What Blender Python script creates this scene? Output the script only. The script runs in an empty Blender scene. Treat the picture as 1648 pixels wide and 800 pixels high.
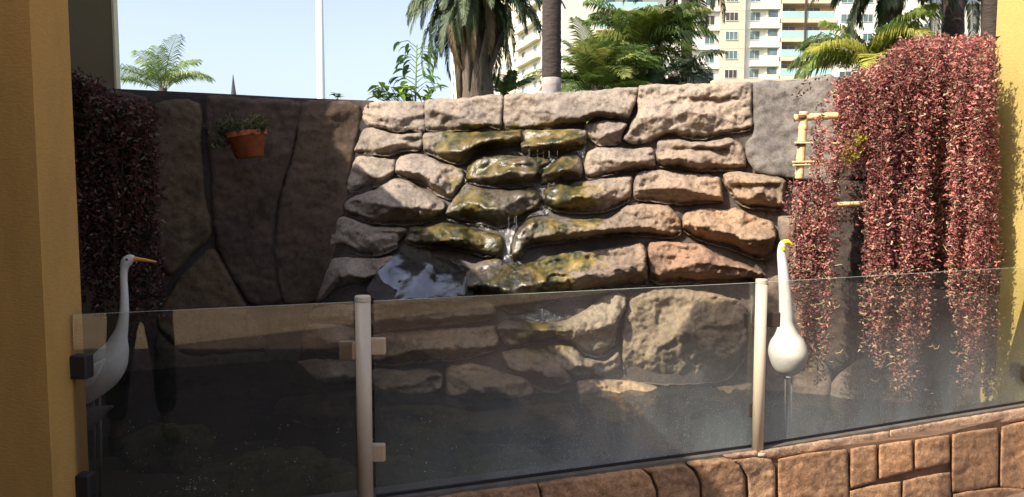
import bpy, math, random
import numpy as np
from mathutils import Vector, noise as mnoise, geometry as mgeo
rnd = random.Random(7)
rng = np.random.default_rng(7)
sc = bpy.context.scene
col = sc.collection

# ------------------------------------------------------------------ camera, sky, sun, exposure
CAMZ = 1.55
F_PX = 1200.0
PITCH = math.atan(92 / 1200)
cam = bpy.data.cameras.new("camera")
camo = bpy.data.objects.new("camera", cam)
col.objects.link(camo)
camo.location = (0, 0, CAMZ)
camo.rotation_euler = (math.pi / 2 - PITCH, 0, 0)
cam.sensor_width = 36
cam.lens = 36 * F_PX / 1648
cam.clip_start = 0.05
cam.clip_end = 3000
sc.camera = camo

SUN = Vector((0.60, 0.45, -0.66)).normalized()      # the way the light travels
world = bpy.data.worlds.new("World")
sc.world = world
world.use_nodes = True
wn = world.node_tree
wn.nodes.clear()
sky = wn.nodes.new("ShaderNodeTexSky")
sky.sky_type = 'NISHITA'
sky.sun_disc = False
sky.sun_elevation = math.asin(-SUN.z)
sky.sun_rotation = math.atan2(-SUN.x, -SUN.y)
sky.air_density = 1.0
sky.dust_density = 3.0
sky.ozone_density = 2.0
bg = wn.nodes.new("ShaderNodeBackground")
bg.inputs[1].default_value = 0.125
wo = wn.nodes.new("ShaderNodeOutputWorld")
hs = wn.nodes.new('ShaderNodeHueSaturation')
hs.inputs['Saturation'].default_value = .70
hs.inputs['Hue'].default_value = .51
hs.inputs['Value'].default_value = 1.0
wn.links.new(sky.outputs[0], hs.inputs['Color'])
wn.links.new(hs.outputs[0], bg.inputs[0])
wn.links.new(bg.outputs[0], wo.inputs[0])
sun = bpy.data.lights.new("sun", 'SUN')
sun.energy = 3.7
sun.angle = math.radians(0.5)
sun.color = (1.0, 0.90, 0.76)
suno = bpy.data.objects.new("sun", sun)
col.objects.link(suno)
suno.location = (-6, -5, 12)
suno.rotation_euler = SUN.to_track_quat('-Z', 'Y').to_euler()
sc.view_settings.view_transform = 'Standard'
sc.view_settings.look = 'None'
sc.view_settings.gamma = 1
sc.view_settings.exposure = 1.25
sc.cycles.max_bounces = 6
sc.cycles.transparent_max_bounces = 12
sc.cycles.caustics_reflective = False
sc.cycles.caustics_refractive = False

# ------------------------------------------------------------------ helpers
CP, SP = math.cos(PITCH), math.sin(PITCH)

def ray(px, py):
    u = (np.asarray(px, float) - 824) / F_PX
    v = (400 - np.asarray(py, float)) / F_PX
    dx = u
    dy = CP + v * SP
    dz = -SP + v * CP
    return dx / dy, dz / dy          # X and Z per metre of Y

def P(px, py, Y):
    a, b = ray(px, py)
    return Vector((float(a * Y), float(Y), float(CAMZ + b * Y)))

def PN(px, py, Y):
    a, b = ray(px, py)
    return np.stack([a * Y, Y + 0 * a, CAMZ + b * Y], -1)

def tag(o, label=None, cat=None, group=None, kind=None):
    if label: o['label'] = label
    if cat: o['category'] = cat
    if group: o['group'] = group
    if kind: o['kind'] = kind
    return o

def thing(name, loc, label, cat, group=None, rz=0):
    o = bpy.data.objects.new(name, None)
    o.empty_display_size = 0.1
    col.objects.link(o)
    o.location = loc
    o.rotation_euler = (0, 0, rz)
    return tag(o, label, cat, group)

def link(name, me, parent=None):
    o = bpy.data.objects.new(name, me)
    col.objects.link(o)
    if parent is not None:
        o.parent = parent
        if parent.type == 'EMPTY' or parent.location.length > 0:
            # meshes are authored in world space: undo the parent's placement
            M = parent_world(parent)
            o.matrix_parent_inverse = M.inverted()
    return o

def parent_world(p):
    from mathutils import Matrix, Euler
    M = Matrix.LocRotScale(p.location, p.rotation_euler, p.scale)
    if p.parent is not None:
        M = parent_world(p.parent) @ p.matrix_parent_inverse @ M
    return M

def mk(name, V, F, mat=None, parent=None, smooth=False, attrs=None):
    """V (n,3) array, F: (m,k) array or list of lists; one mesh object in world space."""
    me = bpy.data.meshes.new(name)
    V = np.asarray(V, float)
    if isinstance(F, np.ndarray) and F.ndim == 2:
        m, k = F.shape
        me.vertices.add(len(V)); me.vertices.foreach_set('co', V.ravel())
        me.loops.add(m * k); me.loops.foreach_set('vertex_index', F.astype(np.int32).ravel())
        me.polygons.add(m)
        me.polygons.foreach_set('loop_start', np.arange(0, m * k, k, dtype=np.int32))
        me.update(calc_edges=True)
    else:
        me.from_pydata([tuple(v) for v in V], [], [list(f) for f in F])
    if smooth:
        me.polygons.foreach_set('use_smooth', np.ones(len(me.polygons), bool))
    for k_, a in (attrs or {}).items():
        a = np.asarray(a, float)
        if a.ndim == 1:
            at = me.attributes.new(k_, 'FLOAT', 'POINT'); at.data.foreach_set('value', a)
        else:
            at = me.attributes.new(k_, 'FLOAT_COLOR', 'POINT')
            at.data.foreach_set('color', np.concatenate([a, np.ones((len(a), 1))], 1).ravel())
    if mat: me.materials.append(mat)
    me.update()
    return link(name, me, parent)

class MB:
    def __init__(s): s.V = []; s.F = []
    def add(s, V, F):
        b = len(s.V)
        s.V += [tuple(v) for v in V]
        s.F += [[b + i for i in f] for f in F]
    def box(s, x0, x1, y0, y1, z0, z1, fr=None, bev=0.0):
        fr = fr or (lambda a, b, c: (a, b, c))
        if bev <= 0:
            V = [fr(x, y, z) for x in (x0, x1) for y in (y0, y1) for z in (z0, z1)]
            s.add(V, [(0, 1, 3, 2), (4, 6, 7, 5), (0, 4, 5, 1), (2, 3, 7, 6), (0, 2, 6, 4), (1, 5, 7, 3)])
            return
        import bmesh
        bm = bmesh.new()
        bmesh.ops.create_cube(bm, size=1)
        for v in bm.verts:
            v.co = ((x0 + x1) / 2 + v.co.x * (x1 - x0), (y0 + y1) / 2 + v.co.y * (y1 - y0), (z0 + z1) / 2 + v.co.z * (z1 - z0))
        bmesh.ops.bevel(bm, geom=bm.edges[:], offset=bev, segments=3, profile=.5, affect='EDGES')
        bm.verts.index_update()
        s.add([fr(*v.co) for v in bm.verts], [[v.index for v in f.verts] for f in bm.faces])
        bm.free()
    def tube(s, pts, rad, n=8, caps=True):
        pts = [Vector(p) for p in pts]
        if not hasattr(rad, '__len__'): rad = [rad] * len(pts)
        rings = []
        ref = None
        for i, p in enumerate(pts):
            t = (pts[min(i + 1, len(pts) - 1)] - pts[max(i - 1, 0)]).normalized()
            if ref is None:
                ref = Vector((0, 1, 0)) if abs(t.y) < .9 else Vector((1, 0, 0))
            a = (ref - t * ref.dot(t)).normalized(); ref = a
            b = t.cross(a)
            rings.append([p + (a * math.cos(q) + b * math.sin(q)) * rad[i] for q in [2 * math.pi * k / n for k in range(n)]])
        V = [v for r in rings for v in r]
        F = []
        for i in range(len(pts) - 1):
            for k in range(n):
                F.append((i * n + k, i * n + (k + 1) % n, (i + 1) * n + (k + 1) % n, (i + 1) * n + k))
        if caps:
            F.append(list(range(n))[::-1]); F.append([(len(pts) - 1) * n + k for k in range(n)])
        s.add(V, F)
    def lathe(s, prof, c, n=24, sx=1, sy=1):
        V = []
        for r, z in prof:
            for k in range(n):
                q = 2 * math.pi * k / n
                V.append((c[0] + r * math.cos(q) * sx, c[1] + r * math.sin(q) * sy, c[2] + z))
        F = []
        for i in range(len(prof) - 1):
            for k in range(n):
                F.append((i * n + k, i * n + (k + 1) % n, (i + 1) * n + (k + 1) % n, (i + 1) * n + k))
        F.append(list(range(n))[::-1]); F.append([(len(prof) - 1) * n + k for k in range(n)])
        s.add(V, F)
    def build(s, name, mat, parent=None, smooth=False):
        return mk(name, s.V, s.F, mat, parent, smooth)

def sstep(a, b, x):
    t = np.clip((np.asarray(x, float) - a) / (b - a), 0, 1)
    return t * t * (3 - 2 * t)

def fbm(V, scale, octaves=4, off=(0, 0, 0)):
    o = Vector(off)
    return np.array([mnoise.fractal(Vector(v) * scale + o, 1.0, 2.0, octaves) for v in V])

# ------------------------------------------------------------------ materials
def newmat(name):
    m = bpy.data.materials.new(name)
    m.use_nodes = True
    nt = m.node_tree
    bs = nt.nodes['Principled BSDF']
    return m, nt, bs

def N(nt, t, **kw):
    n = nt.nodes.new(t)
    for k, v in kw.items():
        if k.startswith('i_'):
            n.inputs[int(k[2:])].default_value = v
        else:
            setattr(n, k, v)
    return n

def noise_node(nt, scale, detail=6, rough=.6, coord='Object', vec_scale=None):
    tc = N(nt, 'ShaderNodeNewGeometry')
    src = tc.outputs['Position']
    if vec_scale:
        mp = N(nt, 'ShaderNodeMapping')
        mp.inputs['Scale'].default_value = vec_scale
        nt.links.new(src, mp.inputs[0]); src = mp.outputs[0]
    n = N(nt, 'ShaderNodeTexNoise')
    n.inputs['Scale'].default_value = scale
    n.inputs['Detail'].default_value = detail
    n.inputs['Roughness'].default_value = rough
    nt.links.new(src, n.inputs['Vector'])
    return n

def ramp(nt, src, stops):
    r = N(nt, 'ShaderNodeValToRGB')
    e = r.color_ramp.elements
    e[0].position, e[0].color = stops[0][0], (*stops[0][1], 1)
    e[1].position, e[1].color = stops[-1][0], (*stops[-1][1], 1)
    for p, c in stops[1:-1]:
        x = e.new(p); x.color = (*c, 1)
    nt.links.new(src, r.inputs[0])
    return r

def mixc(nt, fac, a, b, mode='MIX'):
    m = N(nt, 'ShaderNodeMix', data_type='RGBA', blend_type=mode)
    for i, s in ((0, fac), (6, a), (7, b)):
        if isinstance(s, (int, float)): m.inputs[i].default_value = s
        elif isinstance(s, tuple): m.inputs[i].default_value = (*s, 1)
        else: nt.links.new(s, m.inputs[i])
    return m.outputs[2]

def bump(nt, bs, src, strength, dist=.01, prev=None):
    b = N(nt, 'ShaderNodeBump')
    b.inputs['Strength'].default_value = strength
    b.inputs['Distance'].default_value = dist
    nt.links.new(src, b.inputs['Height'])
    if prev is not None: nt.links.new(prev, b.inputs['Normal'])
    nt.links.new(b.outputs[0], bs.inputs['Normal'])
    return b.outputs[0]

def simple(name, c, rough=.6, var=.15, nscale=20, bstr=.15, bdist=.004, metallic=0, vs=None, spec=None, stain=0):
    m, nt, bs = newmat(name)
    n = noise_node(nt, nscale, vec_scale=vs)
    lo = tuple(x * (1 - var) for x in c); hi = tuple(min(1, x * (1 + var)) for x in c)
    r = ramp(nt, n.outputs['Fac'], [(.3, lo), (.7, hi)])
    cc = r.outputs[0]
    if stain:
        n_ = noise_node(nt, 2.4, 7, .65, vec_scale=(1, 1, .35))
        r_ = ramp(nt, n_.outputs['Fac'], [(.32, (1 - stain,) * 3), (.5, (1, 1, 1)), (.7, (1 + stain * .3,) * 3)])
        cc = mixc(nt, 1.0, cc, r_.outputs[0], 'MULTIPLY')
    nt.links.new(cc, bs.inputs['Base Color'])
    bs.inputs['Roughness'].default_value = rough
    bs.inputs['Metallic'].default_value = metallic
    if spec is not None: bs.inputs['Specular IOR Level'].default_value = spec
    if bstr: bump(nt, bs, n.outputs['Fac'], bstr, bdist)
    return m

def rock_material(name, bs_=1.0):
    m, nt, bs = newmat(name)
    tint = N(nt, 'ShaderNodeAttribute', attribute_name='tint')
    moss = N(nt, 'ShaderNodeAttribute', attribute_name='moss')
    wet = N(nt, 'ShaderNodeAttribute', attribute_name='wet')
    n1 = noise_node(nt, 3.2, 8, .65)
    n2 = noise_node(nt, 26, 8, .7)
    n3 = noise_node(nt, 110, 4, .6)
    v1 = ramp(nt, n1.outputs['Fac'], [(.30, (.52, .50, .51)), (.5, (.98, .97, .96)), (.68, (1.25, 1.17, 1.06))])
    c = mixc(nt, 1.0, tint.outputs['Color'], v1.outputs[0], 'MULTIPLY')
    v2 = ramp(nt, n2.outputs['Fac'], [(.34, (.48, .46, .44)), (.48, (.95, .95, .95)), (.7, (1.3, 1.28, 1.25))])
    c = mixc(nt, .8, c, v2.outputs[0], 'MULTIPLY')
    v3 = ramp(nt, n3.outputs['Fac'], [(.38, (.55, .53, .53)), (.52, (1.0, 1.0, 1.0)), (.68, (1.25, 1.25, 1.25))])
    c = mixc(nt, .55, c, v3.outputs[0], 'MULTIPLY')
    # moss and ochre algae with a ragged edge
    mn = noise_node(nt, 16, 6, .7)
    mn2 = noise_node(nt, 9, 3, .5)
    mc = ramp(nt, mn2.outputs['Fac'], [(.38, (.045, .045, .014)), (.48, (.12, .105, .025)), (.57, (.23, .16, .035)), (.68, (.32, .25, .11))])
    mc2 = mixc(nt, .7, mc.outputs[0], v2.outputs[0], 'MULTIPLY')
    ad = N(nt, 'ShaderNodeMath', operation='ADD'); nt.links.new(moss.outputs['Fac'], ad.inputs[0])
    sb = N(nt, 'ShaderNodeMath', operation='MULTIPLY_ADD'); nt.links.new(mn.outputs['Fac'], sb.inputs[0])
    sb.inputs[1].default_value = 1.9; sb.inputs[2].default_value = -1.02
    nt.links.new(sb.outputs[0], ad.inputs[1])
    mr = N(nt, 'ShaderNodeMapRange'); nt.links.new(ad.outputs[0], mr.inputs[0])
    mr.inputs[1].default_value = .35; mr.inputs[2].default_value = .62
    c = mixc(nt, mr.outputs[0], c, mc2)
    dk = N(nt, 'ShaderNodeMath', operation='MULTIPLY'); nt.links.new(wet.outputs['Fac'], dk.inputs[0]); dk.inputs[1].default_value = .62
    c = mixc(nt, dk.outputs[0], c, (.22, .20, .16), 'MULTIPLY')
    nt.links.new(c, bs.inputs['Base Color'])
    rr = N(nt, 'ShaderNodeMapRange'); nt.links.new(wet.outputs['Fac'], rr.inputs[0])
    rr.inputs[3].default_value = .88; rr.inputs[4].default_value = .40
    nt.links.new(rr.outputs[0], bs.inputs['Roughness'])
    b1 = bump(nt, bs, n2.outputs['Fac'], .75 * bs_, .012)
    bump(nt, bs, n3.outputs['Fac'], .6, .006, b1)
    return m

M = {}
M['rock'] = rock_material('cast_rock')
M['panel'] = rock_material('smooth_panel_rock', .35)
M['mortar'] = simple('mortar', (.10, .085, .07), .95, .3, 12, .6, .02)
M['plaster'] = simple('ochre_plaster', (.43, .245, .06), .9, .06, 60, .55, .006, vs=(1, 1, 2.2), stain=.22)
M['yellow_plaster'] = simple('yellow_plaster', (.46, .35, .11), .9, .06, 50, .5, .006, vs=(1, 1, 2.5), stain=.16)
M['olive_plaster'] = simple('olive_plaster', (.07, .054, .022), .9, .08, 30, .3, .005)
M['cream_trim'] = simple('cream_trim', (.62, .62, .42), .8, .05, 20, .2)
M['white_metal'] = simple('white_metal', (.50, .42, .31), .32, .03, 40, .03, .002)
M['beige_clamp'] = simple('beige_clamp', (.44, .32, .21), .4, .05, 60, .05)
M['black_plastic'] = simple('black_plastic', (.006, .006, .007), .6, .2, 40, .05)
M['brown_clamp'] = simple('brown_clamp', (.035, .025, .02), .4, .2, 40, .05)
M['egret'] = simple('egret_paint', (.62, .60, .55), .5, .06, 45, .25, .003)
M['egret_dark'] = simple('egret_dark_feathers', (.11, .10, .095), .7, .2, 60, .3, .003)
M['beak'] = simple('beak_orange', (.75, .33, .05), .45, .1, 60, .05)
M['beak_yellow'] = simple('beak_yellow', (.80, .62, .04), .45, .1, 60, .05)
M['eye'] = simple('eye_black', (.01, .01, .01), .2, 0, 10, 0)
M['leg'] = simple('leg_iron', (.10, .09, .075), .6, .2, 60, .1)
M['terracotta'] = simple('terracotta', (.50, .155, .06), .85, .2, 25, .3, .004, stain=.5)
M['bamboo'] = simple('bamboo', (.70, .48, .24), .55, .18, 30, .2, .003)
M['curb'] = rock_material('curb_stone')
M['trunk_dark'] = simple('dark_palm_trunk', (.045, .033, .028), .95, .35, 9, .8, .03, vs=(1, 1, 3))
M['trunk_fibre'] = simple('fibrous_palm_trunk', (.115, .085, .065), .95, .4, 6, .8, .05, vs=(4, 4, .6))
M['lime_paint'] = simple('lime_painted_trunk', (.30, .265, .25), .9, .2, 15, .4, .02)
M['pole'] = simple('pole_paint', (.80, .82, .84), .4, .03, 10, .03)
M['spire'] = simple('spire_slate', (.04, .045, .055), .8, .1, 1, .1)
M['roof_tile'] = simple('roof_clay', (.45, .36, .26), .9, .2, 4, .2)
M['bld_white'] = simple('building_white', (.72, .67, .60), .85, .04, .4, .05)
M['bld_beige'] = simple('building_beige', (.58, .45, .34), .85, .05, .4, .05)
M['bld_cream'] = simple('building_cream', (.74, .66, .48), .85, .05, .4, .05)
M['bld_glass'] = simple('window_glass', (.09, .13, .13), .12, .5, .35, 0, spec=.7)
M['bld_frame'] = simple('window_frame', (.55, .55, .52), .5, .1, 3, 0)
M['bld_dark'] = simple('dark_opening', (.05, .035, .03), .6, .3, .5, 0)
M['rail_glass'] = simple('balcony_glass', (.30, .48, .46), .08, .1, .5, 0, spec=.8)
M['patio'] = simple('patio_tiles', (.17, .11, .08), .6, .2, 3, .2)
M['pavement'] = simple('worn_pavement', (.46, .33, .20), .9, .15, 2, .2)
M['kerb_mortar'] = simple('kerb_mortar', (.12, .07, .04), .95, .3, 12, .6, .02)
M['purple'] = simple('purple_vinyl', (.10, .07, .15), .5, .2, 5, .1)
M['grass'] = simple('lawn', (.06, .10, .03), .95, .4, 3, .8, .05)
M['pond_floor'] = simple('pond_floor', (.10, .10, .05), .95, .4, 4, .4, .03)
M['stick'] = simple('twig', (.13, .06, .04), .9, .3, 30, .2)
M['stem_green'] = simple('green_stem', (.13, .22, .05), .7, .2, 30, .1)

def leaf_material(name, trans=.35, rough=.55):
    m, nt, bs = newmat(name)
    a = N(nt, 'ShaderNodeAttribute', attribute_name='tint')
    n = noise_node(nt, 14, 3, .5)
    v = ramp(nt, n.outputs['Fac'], [(.3, (.7, .7, .7)), (.7, (1.25, 1.25, 1.25))])
    c = mixc(nt, 1.0, a.outputs['Color'], v.outputs[0], 'MULTIPLY')
    nt.links.new(c, bs.inputs['Base Color'])
    bs.inputs['Roughness'].default_value = rough
    tr = N(nt, 'ShaderNodeBsdfTranslucent')
    nt.links.new(c, tr.inputs[0])
    mx = N(nt, 'ShaderNodeMixShader'); mx.inputs[0].default_value = trans
    nt.links.new(bs.outputs[0], mx.inputs[1]); nt.links.new(tr.outputs[0], mx.inputs[2])
    nt.links.new(mx.outputs[0], nt.nodes['Material Output'].inputs[0])
    return m
M['leaf'] = leaf_material('leaves')

def glass_material():
    m, nt, bs = newmat('dusty_hazy_railing_glass')
    nt.nodes.remove(bs)
    out = nt.nodes['Material Output']
    tr = N(nt, 'ShaderNodeBsdfTransparent'); tr.inputs[0].default_value = (.86, .87, .83, 1)
    gl = N(nt, 'ShaderNodeBsdfGlossy'); gl.inputs['Roughness'].default_value = .0
    fr = N(nt, 'ShaderNodeFresnel'); fr.inputs[0].default_value = 1.72
    m1 = N(nt, 'ShaderNodeMixShader')
    nt.links.new(fr.outputs[0], m1.inputs[0]); nt.links.new(tr.outputs[0], m1.inputs[1]); nt.links.new(gl.outputs[0], m1.inputs[2])
    df = N(nt, 'ShaderNodeBsdfDiffuse'); df.inputs[0].default_value = (.52, .60, .60, 1)
    tl = N(nt, 'ShaderNodeBsdfTranslucent'); tl.inputs[0].default_value = (.52, .60, .60, 1)
    m0 = N(nt, 'ShaderNodeMixShader'); m0.inputs[0].default_value = .5
    nt.links.new(df.outputs[0], m0.inputs[1]); nt.links.new(tl.outputs[0], m0.inputs[2])
    # water marks and dust, thicker towards the kerb (dried splash mixed with painted haze)
    ge = N(nt, 'ShaderNodeNewGeometry'); sx = N(nt, 'ShaderNodeSeparateXYZ'); nt.links.new(ge.outputs['Position'], sx.inputs[0])
    mr = N(nt, 'ShaderNodeMapRange'); nt.links.new(sx.outputs['Z'], mr.inputs[0])
    mr.inputs[1].default_value = .92; mr.inputs[2].default_value = .38; mr.inputs[3].default_value = .012; mr.inputs[4].default_value = .17
    n = noise_node(nt, 5, 5, .6, vec_scale=(1, 1, .35))
    sp = noise_node(nt, 160, 2, .5)
    spr = ramp(nt, sp.outputs['Fac'], [(.62, (1, 1, 1)), (.72, (2.2, 2.2, 2.2))])
    nr = N(nt, 'ShaderNodeMapRange'); nt.links.new(n.outputs['Fac'], nr.inputs[0])
    nr.inputs[1].default_value = .3; nr.inputs[2].default_value = .7; nr.inputs[3].default_value = .55; nr.inputs[4].default_value = 1.3
    mu = N(nt, 'ShaderNodeMath', operation='MULTIPLY'); nt.links.new(mr.outputs[0], mu.inputs[0]); nt.links.new(nr.outputs[0], mu.inputs[1])
    mu2 = N(nt, 'ShaderNodeMath', operation='MULTIPLY'); nt.links.new(mu.outputs[0], mu2.inputs[0]); nt.links.new(spr.outputs[0], mu2.inputs[1])
    xr = N(nt, 'ShaderNodeMapRange'); nt.links.new(sx.outputs['X'], xr.inputs[0])
    xr.inputs[1].default_value = -.7; xr.inputs[2].default_value = .3; xr.inputs[3].default_value = .10; xr.inputs[4].default_value = 2.5  # far heavier to the right, standing in for sunlit haze
    mu3 = N(nt, 'ShaderNodeMath', operation='MULTIPLY'); nt.links.new(mu2.outputs[0], mu3.inputs[0]); nt.links.new(xr.outputs[0], mu3.inputs[1])
    mu2 = mu3
    m2 = N(nt, 'ShaderNodeMixShader')
    nt.links.new(mu2.outputs[0], m2.inputs[0]); nt.links.new(m1.outputs[0], m2.inputs[1]); nt.links.new(m0.outputs[0], m2.inputs[2])
    nt.links.new(m2.outputs[0], out.inputs[0])
    return m
M['glass'] = glass_material()
M['glass_edge'] = simple('glass_edge', (.42, .50, .44), .2, .1, 30, 0)

def water_material():
    m, nt, bs = newmat('pond_water')
    nt.nodes.remove(bs)
    out = nt.nodes['Material Output']
    tr = N(nt, 'ShaderNodeBsdfTransparent'); tr.inputs[0].default_value = (.66, .63, .48, 1)
    df = N(nt, 'ShaderNodeBsdfDiffuse'); df.inputs[0].default_value = (.042, .052, .050, 1)
    m0 = N(nt, 'ShaderNodeMixShader'); m0.inputs[0].default_value = .24
    nt.links.new(tr.outputs[0], m0.inputs[1]); nt.links.new(df.outputs[0], m0.inputs[2])
    gl = N(nt, 'ShaderNodeBsdfGlossy'); gl.inputs['Roughness'].default_value = .03
    fr = N(nt, 'ShaderNodeFresnel'); fr.inputs[0].default_value = 1.33
    n = noise_node(nt, 7, 3, .5)
    n2 = noise_node(nt, 38, 2, .5)
    b = N(nt, 'ShaderNodeBump'); b.inputs['Strength'].default_value = .35; b.inputs['Distance'].default_value = .02
    nt.links.new(n.outputs['Fac'], b.inputs['Height'])
    b2 = N(nt, 'ShaderNodeBump'); b2.inputs['Strength'].default_value = .3; b2.inputs['Distance'].default_value = .004
    nt.links.new(n2.outputs['Fac'], b2.inputs['Height']); nt.links.new(b.outputs[0], b2.inputs['Normal'])
    nt.links.new(b2.outputs[0], gl.inputs['Normal']); nt.links.new(b2.outputs[0], fr.inputs['Normal'])
    m1 = N(nt, 'ShaderNodeMixShader')
    nt.links.new(fr.outputs[0], m1.inputs[0]); nt.links.new(m0.outputs[0], m1.inputs[1]); nt.links.new(gl.outputs[0], m1.inputs[2])
    nt.links.new(m1.outputs[0], out.inputs[0])
    return m
M['water'] = water_material()

def stream_material(name, white, gloss, foam_scale, lo, hi, stretch=(1, 1, .25), bd=.012, rg=.12):
    m, nt, bs = newmat(name)
    nt.nodes.remove(bs)
    out = nt.nodes['Material Output']
    tr = N(nt, 'ShaderNodeBsdfTransparent'); tr.inputs[0].default_value = (.86, .86, .84, 1)
    gl = N(nt, 'ShaderNodeBsdfGlossy'); gl.inputs['Roughness'].default_value = rg
    n2 = noise_node(nt, 30, 4, .6)
    b = N(nt, 'ShaderNodeBump'); b.inputs['Strength'].default_value = .8; b.inputs['Distance'].default_value = bd
    nt.links.new(n2.outputs['Fac'], b.inputs['Height']); nt.links.new(b.outputs[0], gl.inputs['Normal'])
    m0 = N(nt, 'ShaderNodeMixShader'); m0.inputs[0].default_value = gloss
    nt.links.new(tr.outputs[0], m0.inputs[1]); nt.links.new(gl.outputs[0], m0.inputs[2])
    df = N(nt, 'ShaderNodeBsdfDiffuse'); df.inputs[0].default_value = (white, white, white * .98, 1)
    n = noise_node(nt, foam_scale, 6, .7, vec_scale=stretch)
    r = N(nt, 'ShaderNodeMapRange'); nt.links.new(n.outputs['Fac'], r.inputs[0])
    r.inputs[1].default_value = lo; r.inputs[2].default_value = hi
    m1 = N(nt, 'ShaderNodeMixShader')
    nt.links.new(r.outputs[0], m1.inputs[0]); nt.links.new(m0.outputs[0], m1.inputs[1]); nt.links.new(df.outputs[0], m1.inputs[2])
    nt.links.new(m1.outputs[0], out.inputs[0])
    return m
M['foam'] = stream_material('falling_water', .42, .07, 60, .56, .76, (1, 1, .35))
M['drip'] = stream_material('dripping_water', .55, .06, 60, .45, .75, (1, 1, .2))
M['film'] = stream_material('water_film', .5, .035, 75, .66, .80, (1, 1, .3), .01, .25)
M['basin'] = stream_material('basin_water', .35, .26, 30, .76, .90, (.7, 1, 2.5), .0022, .14)

# ------------------------------------------------------------------ depth of the rock work
WX = [60, 190, 340, 470, 583, 700, 810, 1025, 1205, 1340, 1470, 1620, 1750]
WY = [5.30, 5.52, 5.74, 5.95, 6.12, 5.95, 5.78, 5.42, 5.18, 4.92, 4.74, 4.62, 4.55]
BX = [60, 430, 470, 520, 640, 800, 900, 1000, 1120, 1240, 1320, 1750]
BB = [.05, .05, .35, .80, 1.05, 1.0, .75, .40, .22, .10, .05, .05]

def D(px, py):
    px = np.asarray(px, float); py = np.asarray(py, float)
    s = np.clip((py - 165) / 480, 0, 1.3) ** 1.25
    # where the falls bulge in front of the flat wall: only right of a slanting line
    edge = 583 - (py - 165) * .24
    w = sstep(-40, 60, px - edge)
    return np.interp(px, WX, WY) - np.interp(px, BX, BB) * s * np.where(px < 700, w, 1)

def inside(px, py, poly):
    x = np.asarray(px); y = np.asarray(py)
    c = np.zeros(x.shape, bool)
    n = len(poly)
    for i in range(n):
        x1, y1 = poly[i]; x2, y2 = poly[(i + 1) % n]
        cond = ((y1 > y) != (y2 > y))
        with np.errstate(divide='ignore', invalid='ignore'):
            xi = (x2 - x1) * (y - y1) / ((y2 - y1) if y2 != y1 else 1e-9) + x1
        c ^= cond & (x < xi)
    return c

def dist_poly(px, py, poly):
    d = np.full(px.shape, 1e9)
    n = len(poly)
    for i in range(n):
        x1, y1 = poly[i]; x2, y2 = poly[(i + 1) % n]
        dx, dy = x2 - x1, y2 - y1
        L = dx * dx + dy * dy + 1e-9
        t = np.clip(((px - x1) * dx + (py - y1) * dy) / L, 0, 1)
        d = np.minimum(d, np.hypot(px - x1 - t * dx, py - y1 - t * dy))
    return d

def smooth_poly(poly, step, seed, jit=1.0, rnd_=.6):
    pts = [Vector(p) for p in poly]
    n = len(pts)
    out = []
    for i in range(n):
        p0, p1, p2, p3 = pts[i - 1], pts[i], pts[(i + 1) % n], pts[(i + 2) % n]
        k = max(1, int((p2 - p1).length / step))
        for j in range(k):
            t = j / k
            q = .5 * ((2 * p1) + (p2 - p0) * t + (2 * p0 - 5 * p1 + 4 * p2 - p3) * t * t + (3 * p1 - p0 - 3 * p2 + p3) * t ** 3)
            lin = p1.lerp(p2, t)
            q = q * rnd_ + lin * (1 - rnd_)
            a = mnoise.noise(Vector((q.x * .07, q.y * .07, seed))) * jit * 2 + mnoise.noise(Vector((q.x * .25, q.y * .25, seed + 9))) * jit
            b = mnoise.noise(Vector((q.x * .07, q.y * .07, seed + 31))) * jit * 2 + mnoise.noise(Vector((q.x * .25, q.y * .25, seed + 40))) * jit
            out.append((q.x + a, q.y + b))
    return out

# hollows struck into particular stones: (cx, cy, rx, ry, depth)
DENTS = [(1140, 170, 50, 13, .05), (1128, 250, 46, 13, .09), (1215, 310, 42, 14, .07), (975, 330, 30, 9, .05),
         (830, 272, 32, 8, .05), (1170, 345, 40, 10, .03), (1090, 425, 30, 12, .04), (900, 460, 20, 18, .09), (1150, 545, 30, 18, .05),
         (1085, 540, 30, 55, .05), (640, 385, 40, 12, .05), (1165, 440, 22, 10, .04), (1120, 375, 46, 10, .05),
         (1050, 255, 20, 8, .03), (660, 230, 30, 8, .04), (1010, 380, 80, 6, .03)]
MOSS = [(785, 222, 90, 24, 1.2), (730, 240, 34, 32, .95), (890, 228, 62, 30, 1.2), (790, 272, 66, 26, 1.0), (885, 265, 58, 26, .9),
        (735, 300, 26, 32, .7), (905, 315, 60, 32, 1.1), (765, 330, 42, 32, .95), (840, 345, 45, 18, .75), (725, 378, 70, 34, 1.1),
        (795, 395, 26, 26, 1.3), (880, 364, 52, 18, .85), (945, 358, 45, 15, .8), (850, 455, 70, 40, 1.15), (905, 420, 70, 20, 1.05),
        (870, 545, 55, 30, 1.1), (830, 490, 50, 28, 1.0), (560, 645, 110, 14, .75), (660, 665, 90, 18, .7), (820, 420, 34, 70, .6), (690, 560, 110, 30, .45), (690, 500, 100, 18, .5)]
WET = [(840, 330, 120, 120, 1.0), (800, 240, 110, 45, 1.0), (790, 440, 130, 55, 1.0), (690, 450, 90, 40, 1.0), (720, 380, 90, 35, .9),
       (850, 520, 80, 60, 1.0), (750, 620, 320, 40, .8), (560, 640, 130, 25, .7), (680, 540, 140, 50, .7)]

def blobs(px, py, L):
    r = np.zeros(np.shape(px))
    for cx, cy, rx, ry, a in L:
        q = ((px - cx) / rx) ** 2 + ((py - cy) / ry) ** 2
        r = np.maximum(r, a * np.exp(-q * .9))
    return r

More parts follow.
